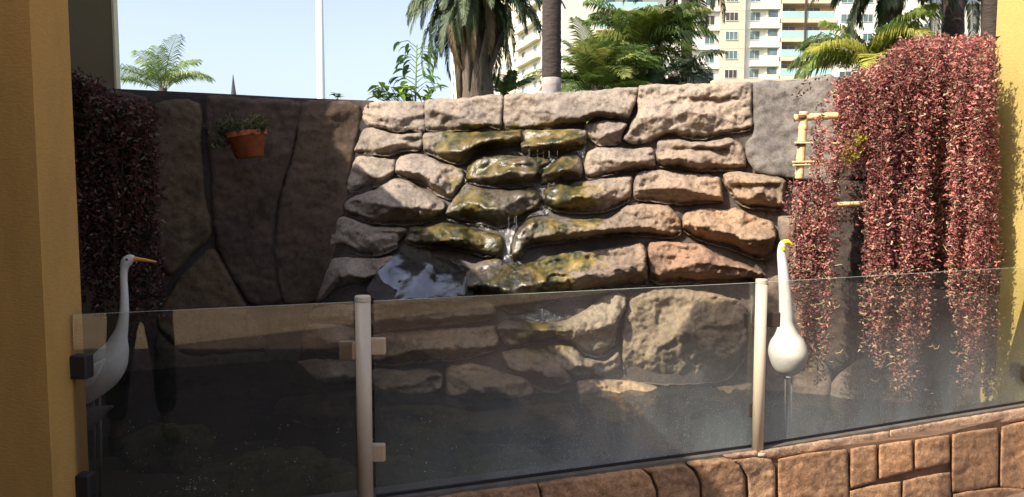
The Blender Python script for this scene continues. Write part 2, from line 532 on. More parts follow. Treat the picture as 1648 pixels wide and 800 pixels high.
def tint_at(px, py, base):
    """pigment of the cast rock: greyer along the top course, browner to the lower right."""
    g = np.array((.285, .240, .200)); w = np.array((.30, .205, .135)); d = np.array((.155, .115, .085))
    px = np.asarray(px, float); py = np.asarray(py, float)
    k = np.clip(sstep(180, 420, py) * sstep(850, 1150, px) + .25 * sstep(900, 1200, px), 0, 1)[:, None]
    c = g * (1 - k) + w * k
    if base is not None:
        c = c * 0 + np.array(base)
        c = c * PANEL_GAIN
    return c

STONES = 0
def relief(name, poly, H, parent, depth=D, mat=None, prof='ledge', step=2.7, w=None, base=None, tp=.62, rough=.016,
           back=.16, jit=1.0, moss=1.0, wet=1.0, seed=None, ledge_min=.25, rnd_=.6):
    """One cast rock: outline -> closed solid with a swollen, ledged, chipped face."""
    global STONES
    STONES += 1
    sd = seed if seed is not None else STONES * 7.31
    out = smooth_poly(poly, step * 1.3, sd, jit, rnd_)
    xs = [p[0] for p in out]; ys = [p[1] for p in out]
    gx, gy = np.meshgrid(np.arange(min(xs), max(xs), step), np.arange(min(ys), max(ys), step * .87))
    gx = gx + (np.arange(gx.shape[0]) % 2)[:, None] * step * .5
    gx = gx.ravel() + rng.uniform(-.2, .2, gx.size) * step; gy = gy.ravel() + rng.uniform(-.2, .2, gy.size) * step
    k = inside(gx, gy, out)
    gx, gy = gx[k], gy[k]
    dd = dist_poly(gx, gy, out)
    k = dd > step * .45
    gx, gy = gx[k], gy[k]
    n = len(out)
    co = [Vector(p) for p in out] + [Vector((a, b)) for a, b in zip(gx, gy)]
    r = mgeo.delaunay_2d_cdt(co, [(i, (i + 1) % n) for i in range(n)], [], 1, 1e-5)
    V2 = np.array([tuple(v) for v in r[0]]); F = [list(f) for f in r[2]]
    px, py = V2[:, 0], V2[:, 1]
    dd = dist_poly(px, py, out)
    W = w or max(3.0, min(6.5, dd.max() * .4))
    e = np.clip(dd / W, 0, 1); e = np.sqrt(np.clip(1 - (1 - e) ** 2.0, 0, 1))
    # the span of the outline above and below each point
    oa = np.array(out + [out[0]])
    col_x = np.linspace(px.min(), px.max(), 40)
    top = np.full(40, py.min()); bot = np.full(40, py.max())
    for i, cx in enumerate(col_x):
        yy = []
        for j in range(n):
            x1, y1 = oa[j]; x2, y2 = oa[j + 1]
            if (x1 <= cx) != (x2 <= cx):
                yy.append(y1 + (cx - x1) / (x2 - x1) * (y2 - y1))
        if len(yy) >= 2: top[i], bot[i] = min(yy), max(yy)
        elif i: top[i], bot[i] = top[i - 1], bot[i - 1]
    if len(col_x) > 3: top[0], bot[0] = top[1], bot[1]; top[-1], bot[-1] = top[-2], bot[-2]
    ty = np.interp(px, col_x, top); by = np.interp(px, col_x, bot)
    t = np.clip((py - ty) / np.maximum(by - ty, 1), 0, 1)
    Q = np.stack([px * .01, py * .01, np.full(len(px), sd)], 1)
    if prof == 'ledge':
        tt = tp + .16 * np.array([mnoise.noise(Vector((x * .022, sd, 0))) for x in px]) + .07 * np.array([mnoise.noise(Vector((x * .09, sd, 5))) for x in px])
        up = ledge_min + (1 - ledge_min) * np.clip(t / tt, 0, 1) ** .9
        dn = 1 - np.clip((t - tt) / np.maximum(1 - tt, .05), 0, 1) ** .8 * 1.35
        lp = np.where(t < tt, up, dn)
    else:
        lp = np.ones(len(px))
    h = H * (1.3 if prof == 'ledge' else .52) * lp * e
    if prof == 'ledge':
        r_ = np.random.default_rng(int(sd * 100) % 100003)
        x0_, x1_, y0_, y1_ = px.min(), px.max(), py.min(), py.max()
        cx_, cy_ = (x0_ + x1_) / 2, (y0_ + y1_) / 2
        wav = 1.2 * fbm(np.stack([px * .03, py * .03, np.full(len(px), sd)], 1), 1.0, 3)
        for q_ in range(7):
            an = r_.uniform(0, 2 * math.pi)
            dx_, dy_ = math.cos(an) / (x1_ - x0_) * 2, math.sin(an) / (y1_ - y0_) * 2
            u_ = (px - cx_) * dx_ + (py - cy_) * dy_ + wav * .10
            h = np.minimum(h, H * 1.3 * np.maximum(.26 * e, r_.uniform(.72, 1.0) - r_.uniform(.5, 1.5) * (u_ - r_.uniform(.0, .45))))
    big = fbm(Q, 2.3, 3, (3, 1, 0)); mid = fbm(Q, 7, 4, (9, 2, 0)); ridge = -np.abs(fbm(Q, 3.1, 4, (1, 7, 2)))
    # flat chisel planes
    ca_, sa_ = math.cos(.5 * math.sin(sd)), math.sin(.5 * math.sin(sd))
    QS = np.stack([(px * ca_ + py * sa_) * .012, (-px * sa_ + py * ca_) * .05, np.full(len(px), sd)], 1)
    stri = fbm(QS, 1.6, 4, (4, 4, 1))
    cell = np.array([mnoise.voronoi(Vector((q[0] * 3.2 + .3 * b_, q[1] * 4.6, q[2])))[0] for q, b_ in zip(Q, big)])
    facet = cell[:, 1] - cell[:, 0]
    h = h + e * (rough * (big * 1.4 + mid * .7 + ridge * 1.0) + rough * 1.0 * (np.clip(facet, 0, .5) - .2) + .7 * rough * stri)
    for cx, cy, rx, ry, dp in (DENTS if parent_dents else []):
        wob = 2.5 * np.array([mnoise.noise(Vector((x * .06, cy, 3))) for x in px])
        ty_ = (py - cy - wob) / ry; mx_ = np.clip(1 - ((px - cx) / rx) ** 2, 0, 1) ** .5
        saw = sstep(-1.15, -.8, ty_) * np.clip((1 - ty_) / 1.8, 0, 1)
        h = h - dp * mx_ * saw * e
    fine = fbm(Q, 24, 4, (5, 5, 2)); crag = 1 - 2 * np.abs(fbm(Q, 9, 4, (8, 3, 7)))
    h = h + e * (crag * rough * .38 + fine * rough * .32 - rough * .3)
    h = np.maximum(h, -.05)
    Dp = depth(px, py)
    V = PN(px, py, Dp - h)
    m_ = blobs(px, py, MOSS) * moss if moss else np.zeros(len(px))
    we = blobs(px, py, WET) * wet if wet else np.zeros(len(px))
    ti = tint_at(px, py, base)
    var = 1 + .10 * math.sin(sd * 3.7)
    ti = ti * var
    # skirt to the back
    lut = {}
    edge = {}
    for f in F:
        for a, b in zip(f, f[1:] + f[:1]):
            edge[(a, b)] = 1
    be = [(a, b) for (a, b) in edge if (b, a) not in edge]
    bv = sorted({a for e_ in be for a in e_})
    VB = PN(px[bv], py[bv], Dp[bv] + back)
    o0 = len(V)
    mp = {v: o0 + i for i, v in enumerate(bv)}
    F += [[b, a, mp[a], mp[b]] for a, b in be]
    V = np.concatenate([V, VB]); ti = np.concatenate([ti, ti[bv]]); m_ = np.concatenate([m_, m_[bv]]); we = np.concatenate([we, we[bv]])
    # image-space winding is flipped when y points down
    return mk(name, V, F, mat or M['rock'], parent, True, {'tint': ti, 'moss': m_, 'wet': we})
parent_dents = True
PANEL_GAIN = 1.0

# ------------------------------------------------------------------ ground and pond basin
def plate(name, x0, x1, y0, y1, z, mat, t=.1):
    b = MB(); b.box(x0, x1, y0, y1, z - t, z)
    return b.build(name, mat)
tag(plate('ground', -900, 900, 7.2, 1800, -.02, M['grass']), kind='structure')
tag(plate('patio_floor', -12, 12, -3.2, 4.35, -.12, M['patio'], .3), kind='structure')
tag(plate('pavement', -40, 40, -60, -3.205, -.12, M['pavement'], .3), kind='structure')
tag(plate('pond_bed', -6, 3.4, 2.2, 7.15, -.45, M['pond_floor'], .2), kind='structure')
GL = [(-1.50, 2.52), (-.57, 2.83), (1.147, 3.43), (2.93, 4.166)]     # foot line of the glass
wv = [(-6, 2.4), (-1.7, 2.50), (-.57, 2.88), (1.147, 3.48), (2.929, 4.22), (2.929, 4.6), (3.3, 4.61), (3.3, 6.6), (-6, 6.9)]
o = mk('pond_water', [(x, y, .2) for x, y in wv], [list(range(len(wv)))], M['water'])
tag(o, kind='structure')

# ------------------------------------------------------------------ buildings round the pond
b = MB(); b.box(-2.05, -1.51, 2.383, 2.592, -.12, 4.45)
t = thing('pillar', (-2.0, 2.48, 0), 'ochre rough plastered pillar at the left edge with glass clamped to it', 'pillar')
b.build('shaft', M['plaster'], t)
b = MB(); b.box(-4.7, -2.945, 4.9, 5.60, 0, 9)
t = thing('tower_wall', (-3.8, 5.2, 0), 'dark olive plastered building wall rising above the left hanging plant', 'wall')
b.build('wall', M['olive_plaster'], t)
b = MB(); b.box(-4.7, -2.93, 5.602, 5.66, 0, 9); b.build('corner_trim', M['cream_trim'], t)
b = MB(); b.box(2.93, 3.7, 4.0, 4.6, -.12, 6)
t = thing('yellow_wall', (3.3, 0, 0), 'bright yellow plastered wall at the right edge beside the red plant', 'wall')
b.build('wall', M['yellow_plaster'], t)
t = thing('porch', (-5, 0, 0), 'porch roof left of the pond that shades the patio, outside the frame', 'porch')
b = MB(); ex = lambda y: -2.38 - .20 * (y - 3.2)
rp = [(-8, -4.3), (ex(-4.3), -4.3), (ex(4.895), 4.895), (-8, 4.895)]
b.add([(x, y, 3.2) for x, y in rp] + [(x, y, 3.4) for x, y in rp], [(3, 2, 1, 0), (4, 5, 6, 7), (0, 1, 5, 4), (1, 2, 6, 5), (2, 3, 7, 6), (3, 0, 4, 7)]); b.build('roof', M['cream_trim'], t)
b = MB(); b.box(-8, -7.8, -4.3, 6.5, -.12, 3.195); b.build('side_shade_screen', M['olive_plaster'], t)  # unseen wall added to close off ambient light from the left
b = MB(); b.box(-8, -4.95, -4.3, 4.88, 3.402, 5.8); b.build('sky_screen', M['olive_plaster'], t)  # unseen block added above the roof to screen the left sky
b = MB(); b.box(-7.79, -1.6, -4.2, -4.0, -.12, 3.195); b.build('rear_shade_screen', M['olive_plaster'], t)  # unseen wall added behind the viewer to darken the pillar's front
t = thing('patio_house', (0, -16, -.12), 'house wall behind the viewer, mirrored faintly in the glass', 'house')
b = MB(); b.box(-12, 12, -20, -16, -.14, 7.5); b.build('wall', M['plaster'], t)
b = MB(); b.box(-11.9, 11.9, -15.99, -15.9, 2.6, 2.9); b.build('cream_band', M['cream_trim'], t)

# ------------------------------------------------------------------ rock walls and the falls
falls = thing('rock_waterfall', (0, 5.6, 0), 'stacked beige artificial rocks with mossy ledges where water trickles down', 'waterfall')
S = [
 ([(590,165),(640,163),(682,165),(684,190),(682,212),(660,209),(640,212),(615,206),(592,204),(583,190)], .08),
 ([(683,163),(740,158),(808,153),(808,190),(806,208),(780,205),(745,211),(700,212),(685,208)], .10),
 ([(811,153),(870,150),(950,146),(1026,140),(1024,160),(1018,178),(1010,195),(985,190),(960,188),(935,197),(880,207),(815,208)], .11),
 ([(1030,138),(1100,136),(1160,134),(1209,133),(1210,160),(1210,205),(1195,212),(1170,215),(1130,225),(1100,222),(1075,214),(1045,230),(1020,232),(1003,225),(1015,200),(1025,180)], .13),
 ([(588,206),(610,208),(640,216),(665,214),(680,215),(678,240),(650,245),(620,252),(600,250),(575,246),(570,240)], .10),
 ([(684,214),(745,213),(800,211),(838,211),(836,232),(800,236),(765,245),(745,265),(725,262),(700,252),(682,243)], .15),
 ([(840,212),(880,209),(938,207),(945,215),(940,235),(910,243),(870,250),(840,250)], .14),
 ([(942,200),(975,193),(1010,198),(1003,215),(995,234),(965,234),(950,225),(940,212)], .10),
 ([(1060,226),(1090,224),(1120,229),(1160,224),(1175,222),(1195,235),(1200,255),(1198,272),(1165,276),(1120,276),(1085,270),(1060,268),(1056,245)], .15),
 ([(575,252),(600,253),(625,256),(636,258),(632,285),(615,298),(580,308),(560,310),(558,290),(568,265)], .10),
 ([(645,252),(670,247),(690,252),(715,264),(745,274),(748,290),(735,308),(725,322),(700,312),(680,298),(655,290),(637,280),(637,265)], .15),
 ([(755,264),(775,251),(810,250),(850,252),(880,256),(885,262),(870,270),(868,285),(855,300),(820,303),(780,300),(752,292),(750,275)], .16),
 ([(887,264),(905,250),(925,248),(936,258),(938,275),(932,288),(905,290),(880,297),(869,298),(872,280)], .14),
 ([(945,245),(960,237),(1000,238),(1030,238),(1050,238),(1055,250),(1055,270),(1030,272),(990,280),(960,288),(942,288),(940,265)], .15),
 ([(600,306),(636,287),(655,290),(680,305),(715,325),(712,345),(690,358),(655,362),(600,360),(560,345),(553,330),(565,318)], .20),
 ([(735,312),(752,296),(780,304),(820,307),(860,307),(872,316),(868,335),(845,350),(825,362),(800,367),(760,358),(720,348),(716,342)], .18),
 ([(876,305),(900,297),(940,292),(985,286),(1016,283),(1017,305),(1012,325),(990,336),(960,344),(920,344),(895,340),(876,330)], .16),
 ([(1021,284),(1035,275),(1070,274),(1105,279),(1140,281),(1160,287),(1163,305),(1162,325),(1135,328),(1100,330),(1060,325),(1022,321),(1019,300)], .16),
 ([(1164,281),(1190,276),(1215,280),(1250,285),(1265,290),(1262,320),(1258,338),(1230,338),(1200,335),(1185,325),(1170,305)], .16),
 ([(545,350),(560,351),(600,364),(650,367),(655,375),(640,390),(640,400),(610,412),(580,412),(555,400),(532,400),(530,385)], .13),
 ([(660,366),(690,364),(710,357),(750,364),(790,374),(808,382),(808,410),(780,413),(740,405),(700,400),(660,395),(650,385)], .22),
 ([(828,378),(850,352),(875,348),(900,351),(950,353),(985,349),(1010,332),(1040,328),(1075,332),(1094,350),(1096,375),(1080,385),(1040,382),(1000,380),(960,382),(900,392),(870,395),(850,400),(835,420),(826,425),(824,400)], .20),
 ([(1099,350),(1105,341),(1135,335),(1165,338),(1183,334),(1200,342),(1225,352),(1243,357),(1250,375),(1245,395),(1240,415),(1215,418),(1185,405),(1150,395),(1120,385),(1100,372)], .20),
 ([(535,415),(560,415),(600,416),(630,412),(640,420),(615,436),(600,455),(560,462),(530,480),(508,492),(515,460),(525,435)], .12),
 ([(750,440),(770,422),(800,417),(828,430),(870,417),(920,404),(960,402),(1000,396),(1030,391),(1040,402),(1042,430),(1040,460),(1000,465),(960,468),(910,475),(870,495),(830,505),(800,495),(770,480),(750,470)], .20),
 ([(1043,392),(1060,388),(1100,390),(1130,395),(1160,412),(1200,425),(1228,440),(1215,450),(1180,452),(1120,456),(1060,458),(1046,450),(1043,420)], .20),
 ([(800,522),(830,514),(870,518),(910,515),(940,500),(965,482),(990,470),(1009,478),(1006,500),(993,530),(988,560),(970,575),(940,570),(920,550),(890,545),(850,555),(820,560),(805,545)], .16),
 ([(880,556),(920,556),(942,576),(975,580),(994,566),(998,590),(960,606),(930,610),(900,595)], .14),
 ([(1014,478),(1040,470),(1060,465),(1110,466),(1150,472),(1185,482),(1202,500),(1204,540),(1198,580),(1170,612),(1120,618),(1060,620),(1010,612),(1002,590),(1000,540),(1006,505)], .16),
 ([(930,612),(1000,612),(1055,622),(1075,650),(1075,700),(1060,740),(1020,740),(960,690),(935,650)], .22),
 ([(1100,655),(1130,628),(1180,620),(1225,618),(1225,660),(1160,665),(1110,670)], .20),
 ([(505,497),(540,490),(570,490),(640,489),(700,486),(780,481),(796,490),(796,512),(760,520),(700,525),(640,530),(600,535),(560,520),(520,518),(500,512)], .12),
 ([(495,522),(530,522),(560,525),(590,540),(585,570),(520,575),(490,570),(485,545)], .17),
 ([(600,540),(640,535),(700,530),(760,528),(798,525),(802,560),(780,570),(740,580),(690,583),(640,588),(600,585)], .16),
 ([(480,582),(520,578),(570,580),(590,600),(580,620),(530,632),(490,628),(465,615),(470,595)], .17),
 ([(600,595),(650,596),(690,592),(712,602),(712,630),(680,645),(640,648),(600,640)], .14),
 ([(720,592),(760,585),(800,596),(850,612),(860,635),(820,650),(760,655),(722,650),(716,620)], .16),
 ([(808,566),(860,560),(890,570),(922,612),(900,632),(862,625),(820,598)], .14),
 ([(455,640),(500,637),(560,638),(596,650),(600,690),(540,700),(480,690),(440,665)], .14),
 ([(610,656),(700,652),(770,662),(870,650),(920,650),(940,700),(860,720),(740,715),(640,705)], .14),
]
stone_objs = []
for i, (pl, H) in enumerate(S):
    base = None
    tp = .60
    if i in (0, 1, 2, 3): tp = .80
    if i == 3: tp = .86
    if i == 25: base = (.28, .175, .118)
    if i in (28,): tp = .45; base = (.27, .215, .15)
    if i in (26, 27): base = (.28, .235, .175); tp = .75
    if i >= 31: base = (.29, .215, .14)
    if i in (29, 30): base = (.50, .36, .22)  # brighter base paints in the sunlit patch under water
    o = relief('stone', pl, H * 1.04, falls, base=base, tp=tp, rough=.018 if H < .18 else .024)
    stone_objs.append(o)

# bed of mortar behind the stones: thick, ragged, default dark base painting joint shadow
def backing(name, x0, x1, ytop, parent, off, step=9, ybot=790, thick=.55, base=(.085, .068, .055), noise_amp=.02):
    xs = np.arange(x0, x1 + step, step); n = len(xs)
    rows = 52
    gx = np.repeat(xs[None], rows, 0)
    yt = np.interp(xs, [p[0] for p in ytop], [p[1] for p in ytop])
    s = np.linspace(0, 1, rows)[:, None]
    gy = yt[None] + (ybot - yt[None]) * s
    px, py = gx.ravel(), gy.ravel()
    dp = D(px, py) + off
    V = PN(px, py, dp)
    V[:, 1] += 0
    nn = fbm(V, 3, 4)
    V = PN(px, py, dp - nn * noise_amp)
    F = []
    for j in range(rows - 1):
        for i in range(n - 1):
            a = j * n + i
            F.append([a, a + n, a + n + 1, a + 1])
    # back sheet
    Vb = PN(px, py, D(px, 165 + 0 * py) + off); Vb = Vb * 1.0
    top_z = V[:n, 2]
    Vk = np.stack([V[:n, 0] * 1.02, V[:n, 1] + thick, top_z + .005], 1)
    Vk2 = Vk.copy(); Vk2[:, 2] = -.5
    b0 = len(V)
    V = np.concatenate([V, Vk, Vk2])
    for i in range(n - 1):
        F.append([i, i + 1, b0 + i + 1, b0 + i])
        F.append([b0 + i, b0 + i + 1, b0 + n + i + 1, b0 + n + i])
    ti = np.tile(np.array(base), (len(V), 1)) * (1 + .25 * fbm(V, 2.2, 3)[:, None])
    return mk(name, V, F, M['rock'], parent, True, {'tint': ti, 'moss': np.zeros(len(V)), 'wet': np.concatenate([blobs(px, py, WET), np.zeros(2 * n)])})

backing('shadowed_mortar_bed', 440, 1230, [(440, 172), (590, 167), (684, 165), (810, 155), (1026, 142), (1210, 136), (1230, 136)], falls, .038)

left = thing('rock_wall', (-2, 5.8, 0), 'shaded dark brown artificial rock wall left of the waterfall', 'wall')
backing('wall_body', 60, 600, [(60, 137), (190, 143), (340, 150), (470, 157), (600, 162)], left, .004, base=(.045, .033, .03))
LP = [  # low panel colours, with the wall's shade put into them
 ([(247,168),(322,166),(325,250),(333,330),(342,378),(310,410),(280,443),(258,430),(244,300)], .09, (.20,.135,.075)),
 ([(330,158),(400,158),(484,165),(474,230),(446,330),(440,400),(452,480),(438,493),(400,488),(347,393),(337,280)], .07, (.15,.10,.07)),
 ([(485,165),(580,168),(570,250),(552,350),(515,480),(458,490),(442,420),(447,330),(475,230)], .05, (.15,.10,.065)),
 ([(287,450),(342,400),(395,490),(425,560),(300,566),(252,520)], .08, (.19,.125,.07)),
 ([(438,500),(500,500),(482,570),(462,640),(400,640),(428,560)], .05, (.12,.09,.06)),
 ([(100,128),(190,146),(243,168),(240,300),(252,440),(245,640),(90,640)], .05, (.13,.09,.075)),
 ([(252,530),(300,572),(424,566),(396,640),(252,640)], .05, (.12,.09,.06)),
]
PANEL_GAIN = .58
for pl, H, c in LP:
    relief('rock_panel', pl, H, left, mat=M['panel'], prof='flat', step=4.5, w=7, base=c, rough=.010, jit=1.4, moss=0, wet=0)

right = thing('rock_wall', (1.7, 5, 0), 'grey brown rock wall right of the waterfall, behind the red plant and bamboo frame', 'wall')
backing('wall_body', 1205, 1760, [(1205, 133), (1345, 124), (1500, 120), (1760, 105)], right, .06, base=(.14, .115, .10))
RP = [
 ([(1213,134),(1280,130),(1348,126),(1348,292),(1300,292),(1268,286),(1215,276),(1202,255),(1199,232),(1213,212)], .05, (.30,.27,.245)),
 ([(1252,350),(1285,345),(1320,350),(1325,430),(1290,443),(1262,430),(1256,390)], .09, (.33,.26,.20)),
 ([(1325,300),(1400,300),(1405,470),(1390,560),(1342,600),(1312,560),(1330,440)], .09, (.075,.055,.045)),  # plant shadow darkened into this panel's base colour
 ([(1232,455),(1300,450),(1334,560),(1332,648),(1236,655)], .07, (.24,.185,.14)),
 ([(1352,126),(1500,120),(1640,112),(1640,400),(1640,655),(1402,655),(1396,560),(1410,470),(1404,292),(1352,290)], .06, (.10,.075,.055)),  # darkened base carries the shadow behind the hanging plant
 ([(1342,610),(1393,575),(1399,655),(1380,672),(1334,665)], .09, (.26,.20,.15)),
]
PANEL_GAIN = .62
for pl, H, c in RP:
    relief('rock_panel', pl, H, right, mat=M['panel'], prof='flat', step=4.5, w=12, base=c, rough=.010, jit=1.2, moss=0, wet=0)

PANEL_GAIN = 1.0
# ------------------------------------------------------------------ moving water on the rocks
from mathutils.bvhtree import BVHTree
_v = []; _f = []
for o in stone_objs:
    b0_ = len(_v); _v += [v.co.copy() for v in o.data.vertices]; _f += [[b0_ + i for i in p.vertices] for p in o.data.polygons]
ROCKS = BVHTree.FromPolygons(_v, _f)
def rock_y(px, py, dflt):
    a, b_ = ray(px, py)
    d_ = Vector((float(a), 1.0, float(b_)))
    h_ = ROCKS.ray_cast(Vector((0, 0, CAMZ)), d_.normalized())
    return h_[0].y if h_[0] is not None else dflt
def sheet(name, poly, off, mat, label, step=4, amp=.01, depth=None):
    out = smooth_poly(poly, step * 1.5, 77 + len(poly), 1.4)
    xs = [p[0] for p in out]; ys = [p[1] for p in out]
    gx, gy = np.meshgrid(np.arange(min(xs), max(xs), step), np.arange(min(ys), max(ys), step))
    gx = gx.ravel(); gy = gy.ravel()
    k = inside(gx, gy, out); gx, gy = gx[k], gy[k]
    k = dist_poly(gx, gy, out) > 1; gx, gy = gx[k], gy[k]
    co = [Vector(p) for p in out] + [Vector((a, b_)) for a, b_ in zip(gx, gy)]
    n = len(out)
    r = mgeo.delaunay_2d_cdt(co, [(i, (i + 1) % n) for i in range(n)], [], 1, 1e-5)
    V2 = np.array([tuple(v) for v in r[0]])
    px, py = V2[:, 0], V2[:, 1]
    dp = depth(px, py) if depth else np.array([rock_y(x, y, D(x, y)) for x, y in zip(px, py)]) - .010
    V = PN(px, py, dp)
    V = PN(px, py, dp - amp * fbm(V, 9, 3))
    o = mk(name, V, [list(f) for f in r[2]], mat, None, True)
    return tag(o, label, 'water', kind='stuff')
# wet slab the basin water runs over
relief('stone', [(590,470),(606,440),(640,408),(652,398),(700,404),(750,416),(765,440),(760,480),(680,486),(620,490)], .0, falls, prof='flat',
       depth=lambda x, y: 5.62 - (y - 395) / 95 * .55 + .0 * x, base=(.035, .028, .022), rough=.02)
basin_d = lambda x, y: 5.585 - (y - 395) / 95 * .55 - .02 * np.sin(x * .09 + y * .05)
sheet('basin_water', [(608,438),(622,424),(645,404),(662,416),(690,424),(715,436),(748,440),(756,456),(750,474),(700,478),(650,482),(632,484),(640,468),(618,456)], 0, M['basin'],
      'sheet of blue sky reflecting water sliding off the dark ledge', amp=.012, depth=basin_d)
sheet('falling_water', [(812,362),(832,362),(836,380),(830,400),(842,420),(856,440),(870,462),(840,478),(800,486),(765,474),(752,450),(764,432),(800,424),(816,405),(812,385)], .235, M['foam'],
      'white foaming water splashing down the middle of the falls', amp=.03)
sheet('falling_water', [(812,500),(842,492),(880,500),(906,512),(880,520),(850,518),(820,516)], .19, M['foam'], 'thin bright lip of water just above the glass rail shadow', amp=.02)
sheet('water_film', [(745,214),(838,212),(938,210),(944,232),(932,290),(930,320),(870,350),(862,372),(846,398),(838,420),(870,425),(900,470),(850,500),(790,490),(752,470),(750,440),(800,415),(700,404),(660,386),(668,368),(716,350),(722,330),(745,300),(752,262),(728,262),(715,240)], 0, M['film'],
      'thin glistening film of water running down the mossy stones', amp=.004)
# free falling threads of water from ledge to ledge
k = MB()
for (xa, xb, ya, yb, n_) in ((845, 935, 240, 258, 7), (817, 834, 350, 380, 5), (835, 900, 496, 514, 5)):
    for i_ in range(n_):
        x_ = rnd.uniform(xa, xb); y0_ = ya + rnd.uniform(-4, 4); y1_ = yb + rnd.uniform(-6, 8)
        Y_ = min(rock_y(x_, y0_, 5.5), rock_y(x_, y1_, 5.5), rock_y(x_, (y0_ + y1_) / 2, 5.5)) - .012
        k.tube([P(x_, y0_, Y_), P(x_ + .3, (y0_ + y1_) / 2, Y_), P(x_, y1_, Y_)], [.0012, .0009, .0014], 4)
o = k.build('dripping_water', M['drip'], None, True)
tag(o, 'thin threads of water dripping from ledge to ledge', 'water', kind='stuff')

# ------------------------------------------------------------------ kerb of cast stones
def curb_line(px, pts):
    """Y at which the vertical plan line pts is met by the ray column px"""
    u = (np.asarray(px, float) - 824) / F_PX / CP
    return u
FRONT = [(-2.4, 2.22), (.115, 3.01), (1.02, 3.31), (1.59, 3.52), (2.17, 3.69), (2.75, 4.0), (3.4, 4.3)]
STEP2 = [(-2.4, 2.17), (-.57, 2.78), (1.147, 3.37), (3.4, 4.28)]
def hit(line, a):
    Y = np.full(np.shape(a), np.nan)
    for (x1, y1), (x2, y2) in zip(line[:-1], line[1:]):
        # a*Y = x1 + s(x2-x1), Y = y1 + s(y2-y1)
        den = a * (y2 - y1) - (x2 - x1)
        s = (x1 - a * y1) / np.where(np.abs(den) < 1e-9, 1e-9, den)
        ok = (s >= 0) & (s <= 1)
        Y = np.where(ok & np.isnan(Y), y1 + s * (y2 - y1), Y)
    return np.where(np.isnan(Y), 4.0, Y)
def curb_depth(line, z):
    def f(px, py):
        a, b_ = ray(px, py)
        yf = hit(line, a)
        yt = np.where(b_ < -.02, (CAMZ - z) / np.maximum(-b_, .02), 9)
        return np.minimum(np.maximum(yf, yt), yf + .3)
    return f
curb = thing('pond_kerb', (1.3, 3.5, 0), 'low kerb of terracotta coloured cast stone blocks under the glass', 'kerb')
parent_dents = False
CB = [
 [(560,812),(700,797),(702,880),(560,880)],
 [(704,796),(860,772),(868,790),(878,880),(704,880)],
 [(863,771),(1022,749),(1045,766),(1055,790),(1058,880),(882,880),(872,790)],
 [(1027,749),(1092,740),(1115,758),(1125,778),(1130,880),(1062,880),(1059,788),(1048,763)],
 [(1097,739),(1162,731),(1190,747),(1199,770),(1203,880),(1134,880),(1129,776),(1118,755)],
 [(1176,741),(1215,736),(1240,739),(1247,752),(1249,880),(1207,880),(1203,768),(1193,750)],
 [(1252,739),(1300,729),(1362,723),(1365,745),(1365,880),(1254,880),(1252,755)],
 [(1369,722),(1410,716),(1411,738),(1410,774),(1369,786)],
 [(1415,716),(1467,708),(1469,735),(1469,757),(1415,771)],
 [(1473,708),(1527,700),(1528,744),(1473,756)],
 [(1533,699),(1605,688),(1607,720),(1605,781),(1533,792)],
 [(1612,687),(1680,672),(1680,790),(1610,784)],
 [(1368,790),(1449,775),(1450,900),(1368,900)],
 [(1453,774),(1529,760),(1530,900),(1454,900)],
 [(1534,795),(1606,785),(1680,788),(1680,900),(1534,900)],
]
for i, pl in enumerate(CB):
    relief('stone', pl, .022, curb, depth=curb_depth(FRONT, .335), mat=M['curb'], prof='flat', step=3.2, w=4, base=(.32, .185, .098) if i != 5 else (.35, .215, .12),
           rough=.006, back=.10, jit=.35, rnd_=.12, moss=0, wet=0)
CU = [[(1162,732),(1218,724),(1220,735),(1176,740)],
      [(1222,726),(1240,722),(1330,708),(1430,694),(1430,713),(1300,728),(1250,737),(1226,738)],
      [(1433,693),(1540,673),(1648,656),(1690,649),(1690,668),(1530,697),(1433,712)]]
for pl in CU:
    relief('stone', pl, .02, curb, depth=curb_depth(STEP2, .352), mat=M['curb'], prof='flat', step=3.6, w=5, base=(.40, .26, .17), rough=.006, back=.08, jit=.5, rnd_=.15, moss=0, wet=0)
# core of the kerb
V = []
outer = [(x * 1.0, y + .022) for x, y in FRONT[:-1]] + [(2.93, 4.10)]
inner = [(-2.4, 2.36), (-.57, 2.96), (1.147, 3.56), (2.93, 4.29)]
ring = outer + inner[::-1]
n = len(ring)
V = [(x, y, -.45) for x, y in ring] + [(x, y, .315) for x, y in ring]
mk('core', V, [list(range(n))[::-1], list(range(n, 2 * n))] + [[i, (i + 1) % n, n + (i + 1) % n, n + i] for i in range(n)], M['kerb_mortar'], curb)
# thin mortar bed right under the glass
bb = MB()
for (x1, y1), (x2, y2) in zip(GL[:-1], GL[1:]):
    d = Vector((x2 - x1, y2 - y1)).normalized(); q = Vector((-d.y, d.x))
    A = Vector((x1, y1)); B = Vector((x2, y2))
    cs = [A - q * .035, B - q * .035, B + q * .1, A + q * .1]
    VV = [(c.x, c.y, .30) for c in cs] + [(c.x, c.y, .352) for c in cs]
    bb.add(VV, [(3, 2, 1, 0), (4, 5, 6, 7), (0, 1, 5, 4), (1, 2, 6, 5), (2, 3, 7, 6), (3, 0, 4, 7)])
bb.build('bedding', M['mortar'], curb)

